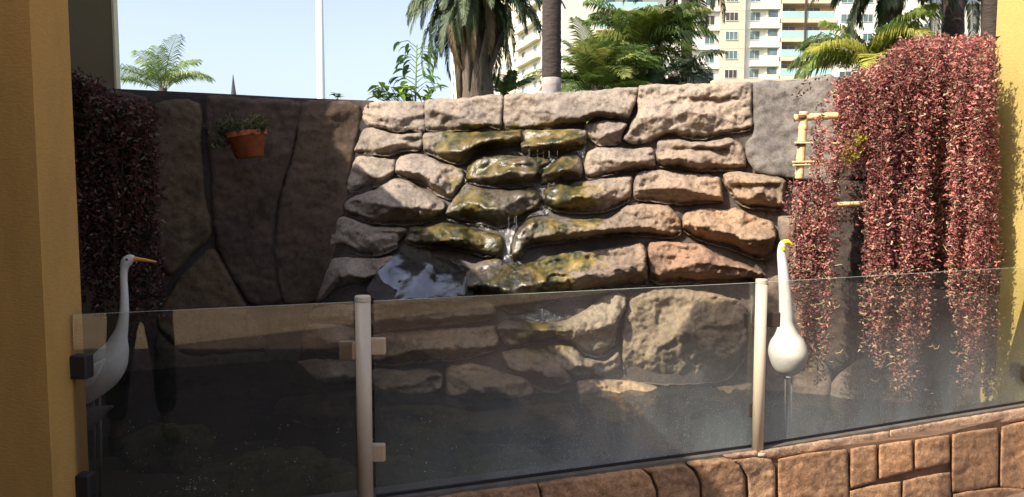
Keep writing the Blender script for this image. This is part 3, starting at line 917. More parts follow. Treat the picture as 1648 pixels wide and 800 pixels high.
# ------------------------------------------------------------------ glass railing
def pane(A, B, za, zb, label, name='glass_barrier'):
    A = Vector((*A, 0)); B = Vector((*B, 0))
    d = (B - A).normalized(); q = Vector((-d.y, d.x, 0)) * .005
    t = thing(name, (A + B) / 2, label, 'glass panel', 'glass panels of the pond railing')
    # faces front and back are one slab
    b_ = MB()
    V = []
    for p in (A, B):
        for s in (-1, 1):
            for z in (za, zb): V.append(p + q * s + Vector((0, 0, z)))
    b_.add([V[0], V[4], V[5], V[1]], [(0, 1, 2, 3)])
    b_.build('pane', M['glass'], t)
    e = MB()
    e.add([V[1], V[5], V[7], V[3]], [(0, 1, 2, 3)])
    e.add([V[0], V[1], V[3], V[2]], [(0, 1, 2, 3)])
    e.add([V[4], V[6], V[7], V[5]], [(0, 1, 2, 3)])
    e.build('polished_edge', M['glass_edge'], t)
    k = MB()
    k.add([A + q * 1.4 + Vector((0, 0, za - .012)), B + q * 1.4 + Vector((0, 0, za - .012)), B - q * 1.4 + Vector((0, 0, za - .012)), A - q * 1.4 + Vector((0, 0, za - .012)),
           A + q * 1.4 + Vector((0, 0, za + .001)), B + q * 1.4 + Vector((0, 0, za + .001)), B - q * 1.4 + Vector((0, 0, za + .001)), A - q * 1.4 + Vector((0, 0, za + .001))],
          [(0, 1, 2, 3), (4, 5, 6, 7), (0, 1, 5, 4), (1, 2, 6, 5), (2, 3, 7, 6), (3, 0, 4, 7)])
    k.build('bottom_seal', M['black_plastic'], t)
    return t
ZT, ZB = 1.13, .365
def lerp2(A, B, s): return (A[0] + (B[0] - A[0]) * s, A[1] + (B[1] - A[1]) * s)
pane(lerp2(GL[0], GL[1], 0), lerp2(GL[0], GL[1], .965), ZB, ZT, 'left glass panel clamped to the ochre pillar, mirroring a standing person')
pane(lerp2(GL[1], GL[2], .022), lerp2(GL[1], GL[2], .985), ZB, ZT, 'middle glass panel between the two posts in front of the falls')
pane(lerp2(GL[2], GL[3], .02), lerp2(GL[2], GL[3], .995), ZB, ZT, 'right glass panel ending at the yellow wall in front of the red plant')

def clamp(mat, parent, px, py, w, h, Y, name='clamp'):
    c = P(px, py, Y)
    sx = w / F_PX * Y / 2; sz = h / F_PX * Y / 2
    b_ = MB(); b_.box(c.x - sx, c.x + sx, Y - .014, Y + .014, c.z - sz, c.z + sz, bev=.006)
    return b_.build(name, mat, parent)
def post(px, ytop, Y, r, label, mat, zb):
    top = P(px, ytop, Y)
    t = thing('railing_post', (top.x, Y, zb), label, 'post', 'metal posts of the glass railing')
    b_ = MB(); b_.lathe([(r, 0), (r, top.z - zb - .022)], (top.x, Y, zb), 28)
    b_.build('tube', M['white_metal'], t, True)
    b_ = MB(); b_.lathe([(r * 1.04, top.z - zb - .02), (r * 1.04, top.z - zb - .004), (r * .95, top.z - zb), (.001, top.z - zb + .001)], (top.x, Y, zb), 28)
    b_.build('cap', M['white_metal'], t, False)
    b_ = MB(); b_.lathe([(r * 1.5, 0), (r * 1.5, .008), (r * 1.1, .012)], (top.x, Y, zb), 24)
    b_.build('foot_flange', M['white_metal'], t)
    return t
p1 = post(583.5, 476, 2.80, .0295, 'tan round post on the left with beige clamps on both sides', M['white_metal'], .34)
clamp(M['beige_clamp'], p1, 560, 564, 28, 31, 2.825); clamp(M['beige_clamp'], p1, 607, 557, 28, 28, 2.825)
clamp(M['beige_clamp'], p1, 607, 728, 27, 30, 2.825)
p2 = post(1226, 449, 3.40, .0265, 'sunlit white round post on the right with dark brown clamps', M['white_metal'], .33)
clamp(M['brown_clamp'], p2, 1210, 515, 26, 24, 3.425); clamp(M['brown_clamp'], p2, 1243, 514, 24, 24, 3.425)
clamp(M['brown_clamp'], p2, 1206, 659, 26, 24, 3.425)
for (px, py, nm) in ((126, 590, 'upper'), (131, 781, 'lower')):
    Y = 2.53; c = P(px, py, Y)
    t = thing('glass_clamp', (c.x, Y, c.z), f'{nm} black clamp holding the glass to the ochre pillar', 'clamp', 'black clamps on the pillar')
    b_ = MB(); b_.box(c.x - .038, c.x + .038, Y - .022, Y + .03, c.z - .041, c.z + .041, bev=.006); b_.build('body', M['black_plastic'], t)
    b_ = MB(); b_.box(c.x - .046, c.x - .024, Y - .026, Y - .0225, c.z - .036, c.z + .036, bev=.0015); b_.build('cover_plate', M['black_plastic'], t)
Y = 4.1; c = P(1652, 601, Y)
t = thing('glass_clamp', (c.x, Y, c.z), 'dark clamp holding the glass to the yellow wall at the right edge', 'clamp')
b_ = MB(); b_.box(2.86, 2.928, Y - .02, Y + .03, c.z - .04, c.z + .04, bev=.006); b_.build('body', M['brown_clamp'], t)

def leaf_cloud(name, pos, dirs, L, W, tint, mat, parent=None, curl=.25):
    """pos (n,3) base points, dirs (n,3) unit; each leaf a folded 4-vert blade (2 tris)"""
    n = len(pos)
    up = rng.normal(size=(n, 3)); side = np.cross(dirs, up); side /= np.linalg.norm(side, axis=1)[:, None] + 1e-9
    nn = np.cross(side, dirs)
    L = np.broadcast_to(L, n)[:, None]; W = np.broadcast_to(W, n)[:, None]
    V = np.stack([pos, pos + dirs * L * .5 + side * W * .5 + nn * L * curl * .3, pos + dirs * L - nn * L * curl, pos + dirs * L * .5 - side * W * .5 + nn * L * curl * .3], 1).reshape(-1, 3)
    i = np.arange(n)[:, None] * 4
    F = np.concatenate([i + np.array([[0, 1, 2]]), i + np.array([[0, 2, 3]])])
    return mk(name, V, F, mat, parent, False, {'tint': np.repeat(tint, 4, 0)})

def unit(v): return v / (np.linalg.norm(v, axis=-1, keepdims=True) + 1e-9)

# ------------------------------------------------------------------ things in the pond
n = 420
pp = []; tt = []
for i in range(n):
    x = rng.uniform(200, 720) if i % 4 else rng.uniform(620, 1000); y = rng.uniform(670, 815) if i % 4 else rng.uniform(680, 760)
    if i % 7 == 0: x, y = rng.normal(310, 16), rng.normal(786, 8)
    a, b_ = ray(x, y); Yw = (CAMZ - .206) / -b_
    pp.append((a * Yw, Yw, .206)); tt.append((.5, .48, .40) if rng.uniform() < .5 else (.25, .24, .12))
pp = np.array(pp)
dd = unit(np.stack([rng.normal(size=n), rng.normal(size=n), 0 * pp[:, 0]], 1))
o = leaf_cloud('floating_debris', pp, dd, rng.uniform(.004, .014, n), .008, np.array(tt) * rng.uniform(.5, 1.3, (n, 1)), M['leaf'], None, curl=.05)
tag(o, 'scattered pale specks floating on the dark pond', 'debris', kind='stuff')
for i, (x, y, r_) in enumerate(((275, 700, .20), (400, 770, .26), (330, 805, .22), (500, 740, .18), (690, 700, .20), (820, 760, .24), (620, 770, .22))):
    a, b_ = ray(x, y); Yw = (CAMZ - .05) / -float(b_); X_ = float(a) * Yw
    t = thing('sunken_rock', (X_, Yw, -.3), ['mossy rock under water below the mirrored shoes', 'wide mossy rock under water left of the left post', 'mossy rock under water near the bottom edge left', 'mossy rock under water close to the left post',
         'mossy rock under water at the foot of the falls', 'dull rock under water in front of the middle pane', 'dull rock under water right of the left post'][i], 'rock')
    V = []; F = []; A_, B_ = 16, 24
    for p_ in range(A_ + 1):
        for q_ in range(B_):
            th_ = math.pi * p_ / A_; ph_ = 2 * math.pi * q_ / B_
            v = Vector((math.sin(th_) * math.cos(ph_), math.sin(th_) * math.sin(ph_), math.cos(th_)))
            rr_ = r_ * (1 + .35 * mnoise.fractal(v * 1.5 + Vector((i * 3, 0, 0)), 1, 2, 4))
            V.append((X_ + v.x * rr_ * 1.5, Yw + v.y * rr_, -.08 + v.z * rr_ * .95))
    for p_ in range(A_):
        for q_ in range(B_):
            F.append([p_ * B_ + q_, (p_ + 1) * B_ + q_, (p_ + 1) * B_ + (q_ + 1) % B_, p_ * B_ + (q_ + 1) % B_])
    mk('rock', V, F, M['rock'], t, True, {'tint': np.tile(np.array([.20, .19, .07]), (len(V), 1)), 'moss': np.full(len(V), .45), 'wet': np.full(len(V), .1)})

# ------------------------------------------------------------------ egret figures
def loft(path, Y, mat, parent, name, n=20, yr=1.0, sub=5, dy=None):
    """path: (px, py, r_px) knots; smooth tube in the plane Y, depth radius yr times the in-plane radius"""
    k = np.array(path, float)
    tt = np.arange(len(k)); ts = np.linspace(0, len(k) - 1, (len(k) - 1) * sub + 1)
    def cr(a):
        o = []
        for t_ in ts:
            i = min(int(t_), len(a) - 2); f = t_ - i
            p0, p1, p2, p3 = a[max(i - 1, 0)], a[i], a[i + 1], a[min(i + 2, len(a) - 1)]
            o.append(.5 * (2 * p1 + (p2 - p0) * f + (2 * p0 - 5 * p1 + 4 * p2 - p3) * f * f + (3 * p1 - p0 - 3 * p2 + p3) * f ** 3))
        return np.array(o)
    X, Z, R = cr(k[:, 0]), cr(k[:, 1]), np.maximum(cr(k[:, 2]), .3)
    YY = cr(np.array(dy, float)) if dy is not None else np.zeros(len(X))
    YR = cr(np.array([yr] * len(k) if not hasattr(yr, '__len__') else yr, float))
    C3 = [P(x, z, Y) + Vector((0, y_, 0)) for x, z, y_ in zip(X, Z, YY)]
    V = []; m = len(C3)
    for i in range(m):
        tn = (C3[min(i + 1, m - 1)] - C3[max(i - 1, 0)]); tn.y = 0; tn.normalize()
        a = Vector((tn.z, 0, -tn.x)); r = R[i] / F_PX * Y
        for q in range(n):
            an = 2 * math.pi * q / n
            V.append(C3[i] + a * math.cos(an) * r + Vector((0, 1, 0)) * math.sin(an) * r * YR[i])
    F = []
    for i in range(m - 1):
        for q in range(n):
            F.append([i * n + q, i * n + (q + 1) % n, (i + 1) * n + (q + 1) % n, (i + 1) * n + q])
    F.append(list(range(n))[::-1]); F.append([(m - 1) * n + q for q in range(n)])
    return mk(name, V, F, mat, parent, True)

Y = 3.25
e1 = thing('egret_statue', P(165, 780, Y), 'white egret statue facing right beside the ochre pillar', 'statue', 'egret statues in the pond')
loft([(131,648,4),(138,640,12),(152,618,24),(166,598,29),(178,580,27),(187,562,20),(192,544,13),(197,525,9),(200,500,7),(200,470,6),(199,448,5.6),(200,432,6),(204,421,8.5),(211,417,7.5),(217,418,4)],
     Y, M['egret'], e1, 'body', yr=[.5,.7,.8,.85,.9,.9,.95,1,1,1,1,1,.85,.8,.8])
loft([(213,416,4.2),(222,417,3.2),(236,419,2.6),(248,421,1.6),(252,421.5,.6)], Y, M['beak'], e1, 'beak', n=10)
for k_ in range(6):                                                   # wing feathers, each a long low ridge
    f0 = k_ / 5
    loft([(180 - 14 * f0, 572 + 8 * f0, 2), (172 - 12 * f0, 594 + 6 * f0, 3.4), (156 - 8 * f0, 618 + 3 * f0, 3.2), (139 - 2 * f0, 642 + f0, 1.5)], Y, M['egret'], e1, 'wing_feather', n=8,
         dy=[-.060 - .004 * k_, -.077 + .001 * k_, -.070 + .001 * k_, -.026], yr=.5)
loft([(182,654,2),(166,660,8),(150,668,15),(134,676,20)], Y - .01, M['egret_dark'], e1, 'dark_tail', yr=.5, n=14)
for px in (150, 160):
    b_ = MB(); b_.tube([P(px, 640, Y), P(px + 2, 700, Y), P(px + 1, 798, Y)], .006, 8); b_.build('leg', M['leg'], e1, True)
ey = MB(); c = P(208, 417, Y); ey.lathe([(.001, -.005), (.004, -.003), (.005, 0), (.004, .003), (.001, .005)], (c.x, c.y - .021, c.z), 10); ey.build('eye', M['eye'], e1, True)

Y = 4.15
e2 = thing('egret_statue', P(1270, 700, Y), 'white egret statue seen from behind between the right post and the red plant', 'statue', 'egret statues in the pond')
loft([(1268,604,8),(1268,596,20),(1268,582,27),(1268,566,29.5),(1267,550,26),(1266,537,18),(1265,522,12.5),(1265,505,11),(1264,480,10),(1262,455,8.8),(1260,430,8),(1258,412,7),(1258,400,6.2),(1261,392,6),(1265,390,3)],
     Y, M['egret'], e2, 'body', n=26, yr=[1,1.1,1.25,1.35,1.25,1.1,1,1,1,1,1,1,1,1,1])
loft([(1260,391,4.6),(1266,389,4.2),(1271,391,3.2),(1275,395,1.6)], Y - .01, M['beak_yellow'], e2, 'beak', n=12)
loft([(1258,397,3),(1261,402,3),(1264,405,1)], Y - .02, M['beak_yellow'], e2, 'lower_beak', n=10)
loft([(1270,592,9),(1270,600,8),(1270,607,6)], Y - .03, M['egret'], e2, 'tail', n=14)
for px in (1264, 1274):
    b_ = MB(); b_.tube([P(px, 600, Y), P(px, 650, Y), P(px + 1, 706, Y)], .005, 8); b_.build('leg', M['leg'], e2, True)

# ------------------------------------------------------------------ the person whose legs the left pane mirrors
import bmesh
M['skin'] = simple('skin', (.42, .25, .17), .6, .08, 20, .05)
M['trousers'] = simple('dark_trousers', (.030, .026, .030), .9, .2, 40, .3)
M['navy'] = simple('navy_cloth', (.015, .022, .09), .9, .2, 40, .3)
M['shirt'] = simple('grey_shirt', (.16, .15, .15), .9, .1, 40, .3)
M['shoe'] = simple('black_shoe', (.012, .012, .013), .6, .2, 40, .1)
M['hair'] = simple('dark_hair', (.02, .015, .012), .7, .3, 60, .4)
PX, PY, PZ = -.84, .02, -.12
person = thing('person', (PX, PY, PZ), 'person in dark trousers standing on the patio, seen only as mirrored legs', 'person')
def skinned(name, pts, edges, rad, mat, sub=1):
    me = bpy.data.meshes.new(name)
    me.from_pydata([(PX + x, PY + y, PZ + z) for x, y, z in pts], edges, [])
    o = bpy.data.objects.new(name, me); col.objects.link(o)
    mo = o.modifiers.new('skin', 'SKIN')
    for i, r in enumerate(rad):
        me.skin_vertices[0].data[i].radius = r if hasattr(r, '__len__') else (r, r)
    me.skin_vertices[0].data[0].use_root = True
    ss = o.modifiers.new('sub', 'SUBSURF'); ss.levels = ss.render_levels = sub + 1
    dg = bpy.context.evaluated_depsgraph_get(); ev = o.evaluated_get(dg); m2 = bpy.data.meshes.new_from_object(ev)
    bpy.data.objects.remove(o)
    m2.materials.clear(); m2.materials.append(mat)
    m2.polygons.foreach_set('use_smooth', np.ones(len(m2.polygons), bool))
    return link(name, m2, person)
# faces +Y, towards the pond; arms raised holding a telephone in front of the face
pts = [(0,0,.95),(0,.0,1.12),(0,-.01,1.30),(0,0,1.44),(0,.01,1.52),(0,.02,1.60),(0,.03,1.70),
       (.10,0,.90),(.13,.02,.50),(.14,-.01,.10),(.15,.09,.04),(-.10,0,.90),(-.15,.03,.50),(-.17,0,.10),(-.19,.10,.04),
       (.18,-.01,1.41),(.25,.06,1.16),(.12,.30,1.36),(-.18,-.01,1.41),(-.25,.06,1.16),(-.10,.30,1.36)]
ed = [(0,1),(1,2),(2,3),(3,4),(4,5),(5,6),(0,7),(7,8),(8,9),(9,10),(0,11),(11,12),(12,13),(13,14),(3,15),(15,16),(16,17),(3,18),(18,19),(19,20)]
rd = [(.14,.10),(.13,.09),(.16,.10),(.12,.08),.055,(.075,.09),(.07,.085),.085,.058,.036,(.035,.03),.085,.058,.036,(.035,.03),.052,.04,.026,.052,.04,.026]
skinned('body', pts, ed, rd, M['skin'])
tr_p = [(0,0,.98),(.10,0,.88),(.13,.02,.50),(.14,0,.16),(-.10,0,.88),(-.15,.03,.50),(-.17,.01,.16)]
skinned('trousers', tr_p, [(0,1),(1,2),(2,3),(0,4),(4,5),(5,6)], [(.165,.125),.108,.080,.066,.108,.080,.066], M['trousers'])
skinned('shirt', [(0,0,.92),(0,0,1.12),(0,-.01,1.32),(0,0,1.43),(.18,-.01,1.40),(.24,.05,1.20),(-.18,-.01,1.40),(-.24,.05,1.20)], [(0,1),(1,2),(2,3),(3,4),(4,5),(3,6),(6,7)],
        [(.17,.125),(.155,.115),(.175,.12),(.12,.09),.07,.06,.07,.06], M['shirt'])
skinned('hair', [(0,-.01,1.60),(0,-.005,1.70),(0,.02,1.75)], [(0,1),(1,2)], [(.078,.085),(.085,.09),(.06,.07)], M['hair'])
for sx_, fy in ((.145, -.02), (-.18, 0)):
    skinned('shoe', [(sx_, fy - .05, .045), (sx_, fy + .06, .045), (sx_ + .02 * (1 if sx_ > 0 else -1), fy + .19, .03)], [(0,1),(1,2)], [(.045,.05),(.048,.045),(.045,.028)], M['shoe'])
for sd in (1, -1):                                                    # hands with fingers closed round the telephone
    hx = .09 * sd
    skinned('hand', [(hx + .02 * sd, .31, 1.38), (hx, .34, 1.43)], [(0,1)], [(.026,.018), (.036,.016)], M['skin'])
    for f_ in range(4):
        z_ = 1.405 + f_ * .019
        skinned('finger', [(hx, .355, z_), (hx - .012 * sd, .385, z_ + .002), (hx - .04 * sd, .392, z_ + .003), (hx - .055 * sd, .385, z_ + .003)], [(0,1),(1,2),(2,3)], [.0088,.0085,.008,.0065], M['skin'])
    skinned('thumb', [(hx - .005 * sd, .335, 1.41), (hx - .03 * sd, .352, 1.44), (hx - .035 * sd, .355, 1.465)], [(0,1),(1,2)], [.0105,.0095,.0075], M['skin'])
# face
skinned('nose', [(0,.105,1.65),(0,.125,1.625),(0,.110,1.615)], [(0,1),(1,2)], [.008,.012,.009], M['skin'])
for sd in (1, -1):
    k = MB(); k.lathe([(.001,-.01),(.009,-.005),(.011,0),(.009,.005),(.001,.01)], (PX + .032 * sd, PY + .098, PZ + 1.655), 12); k.build('eye', M['eye'], person, True)
    skinned('ear', [(.082 * sd,.02,1.66),(.088 * sd,.015,1.635),(.080 * sd,.02,1.615)], [(0,1),(1,2)], [(.008,.014)] * 3, M['skin'])
skinned('mouth', [(-.02,.103,1.585),(0,.108,1.583),(.02,.103,1.585)], [(0,1),(1,2)], [.005,.006,.005], M['terracotta'])
ph = thing('telephone', (PX, PY + .37, PZ + 1.44), 'dark telephone held up by the person beside the camera', 'telephone')
k = MB(); k.box(PX - .078, PX + .078, PY + .366, PY + .376, PZ + 1.40, PZ + 1.475, bev=.004); k.build('case', M['black_plastic'], ph)

# ------------------------------------------------------------------ foliage tools
def vines(name, strands, leaf_px, palette, weights, mat, parent, density=1.0, stem_mat=None, spread=.012):
    """strands: (px, ytop, ybot, Y, bow): each a hanging stem thick with small leaves"""
    PP = []; DD = []; TT = []; LL = []
    pal = np.array(palette)
    SB = MB()
    for (px, y0, y1, Y, out) in strands:
        n = max(4, int((y1 - y0) / leaf_px * 2.3 * density))
        s = np.sort(rng.uniform(0, 1, n))
        ph = rng.uniform(0, 6.28); am = rng.uniform(1, 5)
        x = px + am * np.sin(s * 5 + ph) + rng.normal(0, 4.2, n)
        y = y0 + (y1 - y0) * s
        yy = Y - out * np.sin(np.clip(s * 3, 0, 1.57)) + rng.normal(0, spread, n)
        x = x + 7 * np.sin(s * 9 + ph * 2) * rng.uniform(0, 1)
        pos = PN(x, y, yy)
        d = rng.normal(size=(n, 3)); d[:, 2] = d[:, 2] * .6 - .15
        PP.append(pos); DD.append(unit(d))
        c = pal[rng.choice(len(pal), n, p=weights)] * rng.uniform(.75, 1.22, (n, 1)) * rng.uniform(.6, 1.25)
        lowp = (y > 430)[:, None] & (rng.uniform(0, 1, (n, 1)) < .22) & bool(parent.location.x > 0)
        c = np.where(lowp, np.array([[.50, .40, .24]]) * rng.uniform(.6, 1.2, (n, 1)), c)
        TT.append(c); LL.append(rng.uniform(.45, 1.6, n) * leaf_px / F_PX * Y)
        if rng.uniform() < .22:
            ss = np.linspace(0, 1, 7)
            q = PN(px + am * np.sin(ss * 5 + ph), y0 + (y1 - y0) * ss, Y - out * np.sin(np.clip(ss * 3, 0, 1.57)))
            SB.tube([Vector(a) for a in q], .0022, 3, False)
    L = np.concatenate(LL)
    o = leaf_cloud(name, np.concatenate(PP), np.concatenate(DD), L, L * .46, np.concatenate(TT), mat, parent, curl=.55)
    tag(o, kind='stuff')
    if SB.V:
        s_ = SB.build('stems', stem_mat, parent); tag(s_, kind='stuff')
    return o

# ------------------------------------------------------------------ right hanging plant
M['vine'] = leaf_material('vine_leaves', .30, .85)
M['tendril'] = simple('pale_tendrils', (.42, .33, .18), .7, .3, 30, 0)
t = thing('hanging_plant', P(1480, 120, 4.5), 'big red trailing plant cascading over the rock wall beside the yellow wall', 'plant')
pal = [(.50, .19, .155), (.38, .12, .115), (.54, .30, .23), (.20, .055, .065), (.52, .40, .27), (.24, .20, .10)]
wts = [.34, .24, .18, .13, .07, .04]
def topy(x): return float(np.interp(x, [1275, 1345, 1400, 1425, 1450, 1500, 1595, 1612], [275, 128, 112, 92, 66, 58, 60, 100]))
st = []
def ropes(n, x0, x1, top, bot, Y, k=(4, 8), sc=4.5, ymin=70):
    """tangled ropes: a handful of stems wound together, ragged at the end"""
    for i in range(n):
        xc = x0 + (x1 - x0) * (i + rng.uniform(.1, .9)) / n
        t0 = topy(xc) if top is None else rng.uniform(*top)
        yb = bot[0] + (bot[1] - bot[0]) * rng.uniform(0, 1) ** .8
        Yr = Y + rng.uniform(-.10, .10)
        for j in range(rng.integers(*k)):
            st.append((xc + rng.normal(0, sc), t0 + abs(rng.normal(0, 18)), max(t0 + ymin, yb - abs(rng.normal(0, 45))), Yr + rng.normal(0, .02), rng.uniform(0, .07)))
for i in range(210):                                                  # crown, thick mat spilling over the wall head
    x = rng.uniform(1347, 1594); tp_ = topy(x)
    y0 = tp_ + abs(rng.normal(0, 1)) * 34 * rng.uniform(0, 1)
    st.append((x, y0, y0 + rng.uniform(40, 150), 4.50 + rng.uniform(-.14, .22) - .25 * max(0, (x - 1490) / 100), rng.uniform(.02, .16)))
for i in range(80):
    x = rng.uniform(1350, 1598); y0 = topy(x)
    st.append((x, y0 - rng.uniform(0, 7), y0 + rng.uniform(10, 40), 4.62 + rng.uniform(-.25, .2), .02))
ropes(6, 1280, 1330, (272, 300), (430, 620), 4.42, (6, 10), 5)
ropes(3, 1290, 1318, (330, 380), (600, 655), 4.40, (4, 6), 4)
ropes(7, 1345, 1398, None, (235, 275), 4.47, (4, 7), 6)
ropes(9, 1396, 1492, None, (470, 655), 4.42, (6, 10), 5.5)
ropes(8, 1400, 1480, (230, 330), (430, 655), 4.38, (5, 8), 5)
ropes(3, 1492, 1538, None, (250, 420), 4.50, (3, 5), 4)
ropes(5, 1538, 1590, None, (460, 655), 4.30, (6, 10), 5.5)
ropes(5, 1530, 1594, (180, 330), (420, 655), 4.34, (4, 7), 5)
ropes(4, 1556, 1600, (80, 150), (300, 560), 4.20, (4, 6), 4)
ropes(3, 1312, 1350, (165, 215), (275, 320), 4.36, (4, 6), 6, 60)
ropes(2, 1318, 1345, (300, 320), (345, 400), 4.38, (4, 6), 6, 40)
ropes(9, 1340, 1600, (140, 200), (300, 470), 4.66, (3, 5), 7)
vines('foliage', st, 5.0, pal, wts, M['vine'], t, 1.35, M['stick'], .018)
k = MB()                                                             # pale curling tips that stick out of the mass
for i in range(130):
    x, y = (rnd.uniform(1400, 1600), rnd.uniform(180, 640)) if i % 3 else (rnd.uniform(1280, 1340), rnd.uniform(330, 600))
    Y_ = 4.30 + rnd.uniform(-.03, .06); l = rnd.uniform(5, 20); sd = rnd.choice((-1, 1, 1)); cu = rnd.uniform(-.5, .5)
    k.tube([P(x, y, Y_ + .05), P(x + sd * l * .4, y + l * (.2 + cu), Y_), P(x + sd * l * .8, y + l * (.1 + cu), Y_ - .01), P(x + sd * l, y + l * cu * .3, Y_ - .02)], [.002, .003, .0035, .0015], 4)
o = k.build('curling_tips', M['tendril'], t, True); tag(o, kind='stuff')
# small dark trailing vine over the grey panel
t = thing('trailing_vine', P(1284, 132, 4.9), 'thin dark vine twig trailing down the grey rock above the bamboo frame', 'vine')
vines('leaves', [(1283, 132, 172, 4.84, .01), (1301, 128, 148, 4.83, .01), (1300, 126, 132, 4.83, 0), (1325, 122, 130, 4.83, 0)], 5, [(.08, .05, .04), (.15, .08, .05)], [.5, .5], M['vine'], t, 1.0, M['stick'])

# yellow blossom in the vine
t = thing('yellow_flower', P(1372, 245, 4.3), 'cluster of yellow green flowers tucked in the red plant', 'flower')
pts = []
for k_ in range(150):
    x, y = (rng.normal(1364, 8), rng.normal(247, 8)) if k_ < 90 else (rng.normal(1383, 6), rng.normal(226, 7))
    pts.append(PN(x, y, 4.29 + rng.uniform(-.02, .02)))
pts = np.array(pts)
o = leaf_cloud('petals', pts, unit(rng.normal(size=(150, 3))), rng.uniform(.016, .032, 150), .014, np.array([(.42, .36, .04)]) * rng.uniform(.5, 1.1, (150, 1)), M['vine'], t)
tag(o, kind='stuff')

# ------------------------------------------------------------------ left hanging plant
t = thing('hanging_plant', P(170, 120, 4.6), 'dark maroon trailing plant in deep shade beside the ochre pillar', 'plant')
st = []
topy = lambda x: float(np.interp(x, [100, 125, 150, 180, 200, 225, 248], [112, 114, 122, 148, 152, 155, 172]))
ropes(12, 100, 192, None, (380, 520), 4.66, (6, 10), 6)
ropes(8, 190, 246, None, (300, 500), 4.74, (5, 9), 5)
ropes(14, 100, 250, (220, 330), (430, 560), 4.66, (5, 8), 6)
ropes(12, 100, 244, None, (190, 300), 4.62, (5, 8), 6)
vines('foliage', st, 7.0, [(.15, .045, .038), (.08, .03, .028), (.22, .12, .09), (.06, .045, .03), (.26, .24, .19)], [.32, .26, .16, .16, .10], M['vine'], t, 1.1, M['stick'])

# ------------------------------------------------------------------ bamboo frame
t = thing('bamboo_trellis', P(1290, 280, 4.45), 'light bamboo frame with crossbars half buried in the red plant', 'trellis')
Yb = 4.40
def cane(name, a, b_, r, Y2=None):
    A = P(*a, Yb); B = P(*b_, Y2 or Yb)
    k = MB(); n = max(3, int((B - A).length / .03))
    pts, rr = [], []
    for i in range(n * 3 + 1):
        s = i / (n * 3)
        pts.append(A.lerp(B, s)); rr.append(r * (1.12 if i % 9 == 0 else 1.0))
    k.tube(pts, rr, 12)
    return k.build(name, M['bamboo'], t, True)
cane('upright', (1294, 180), (1286, 288), .024)
cane('crossbar', (1279, 190), (1348, 186), .020)
Yb = 4.37
cane('rod', (1279, 230), (1352, 231), .006)
cane('rod', (1275, 261), (1334, 260), .006)
cane('rod', (1276, 266), (1330, 264), .005)
Yb = 4.42
cane('crossbar', (1326, 330), (1394, 327), .014)
for (x, y) in ((1291, 188), (1289, 231), (1287, 263)):
    k = MB(); c = P(x, y, 4.385); k.lathe([(.028, -.012), (.030, -.004), (.030, .004), (.028, .012)], (c.x, c.y + .012, c.z), 14); k.build('lashing', M['stick'], t, True)

# ------------------------------------------------------------------ terracotta pot on the dark wall
Yp = 5.48
c = P(402, 253, Yp)
t = thing('wall_pot', c, 'small terracotta pot of succulents hung on the dark rock wall', 'plant pot')
k = MB(); r0 = .098; hh = .185
k.lathe([(r0, 0), (.135, hh * .8), (.137, hh * .8)], (c.x, c.y, c.z), 26, 1, .8); o = k.build('pot_body', M['terracotta'], t, True)
k = MB(); k.lathe([(.137, hh * .8), (.148, hh * .81), (.150, hh), (.140, hh), (.136, hh * .9)], (c.x, c.y, c.z), 26, 1, .8); k.build('rim', M['terracotta'], t)
n = 620
th = rng.uniform(0, 6.28, n); rr = np.sqrt(rng.uniform(0, 1, n))
base = np.stack([c.x - .01 + rr * np.cos(th) * .16, c.y - .01 + rr * np.sin(th) * .12, c.z + hh * .93 + rng.uniform(0, .13, n) * (1.1 - rr * .6) + .04 * np.sin(th * 2)], 1)
lo = rng.uniform(0, 1, n) < .28
base[lo, 0] = c.x - .10 - rng.uniform(0, .13, lo.sum()); base[lo, 2] = c.z + hh * .75 + rng.uniform(-.06, .12, lo.sum())
dr = unit(np.stack([np.cos(th) * .8, np.sin(th) * .6 - .4, rng.uniform(-.3, .9, n)], 1))
t.rotation_euler = (0, 0, 0)
tag(leaf_cloud('succulent_leaves', base, dr, rng.uniform(.025, .055, n), .018, np.array([(.13, .13, .055)]) * rng.uniform(.4, 1.7, (n, 1)), M['leaf'], t), kind='stuff')
k = MB(); k.box(c.x - .03, c.x + .03, c.y + .09, c.y + .16, c.z + hh * .5, c.z + hh * .7); k.build('bracket', M['black_plastic'], t)
t.rotation_euler = (0, -.13, 0)

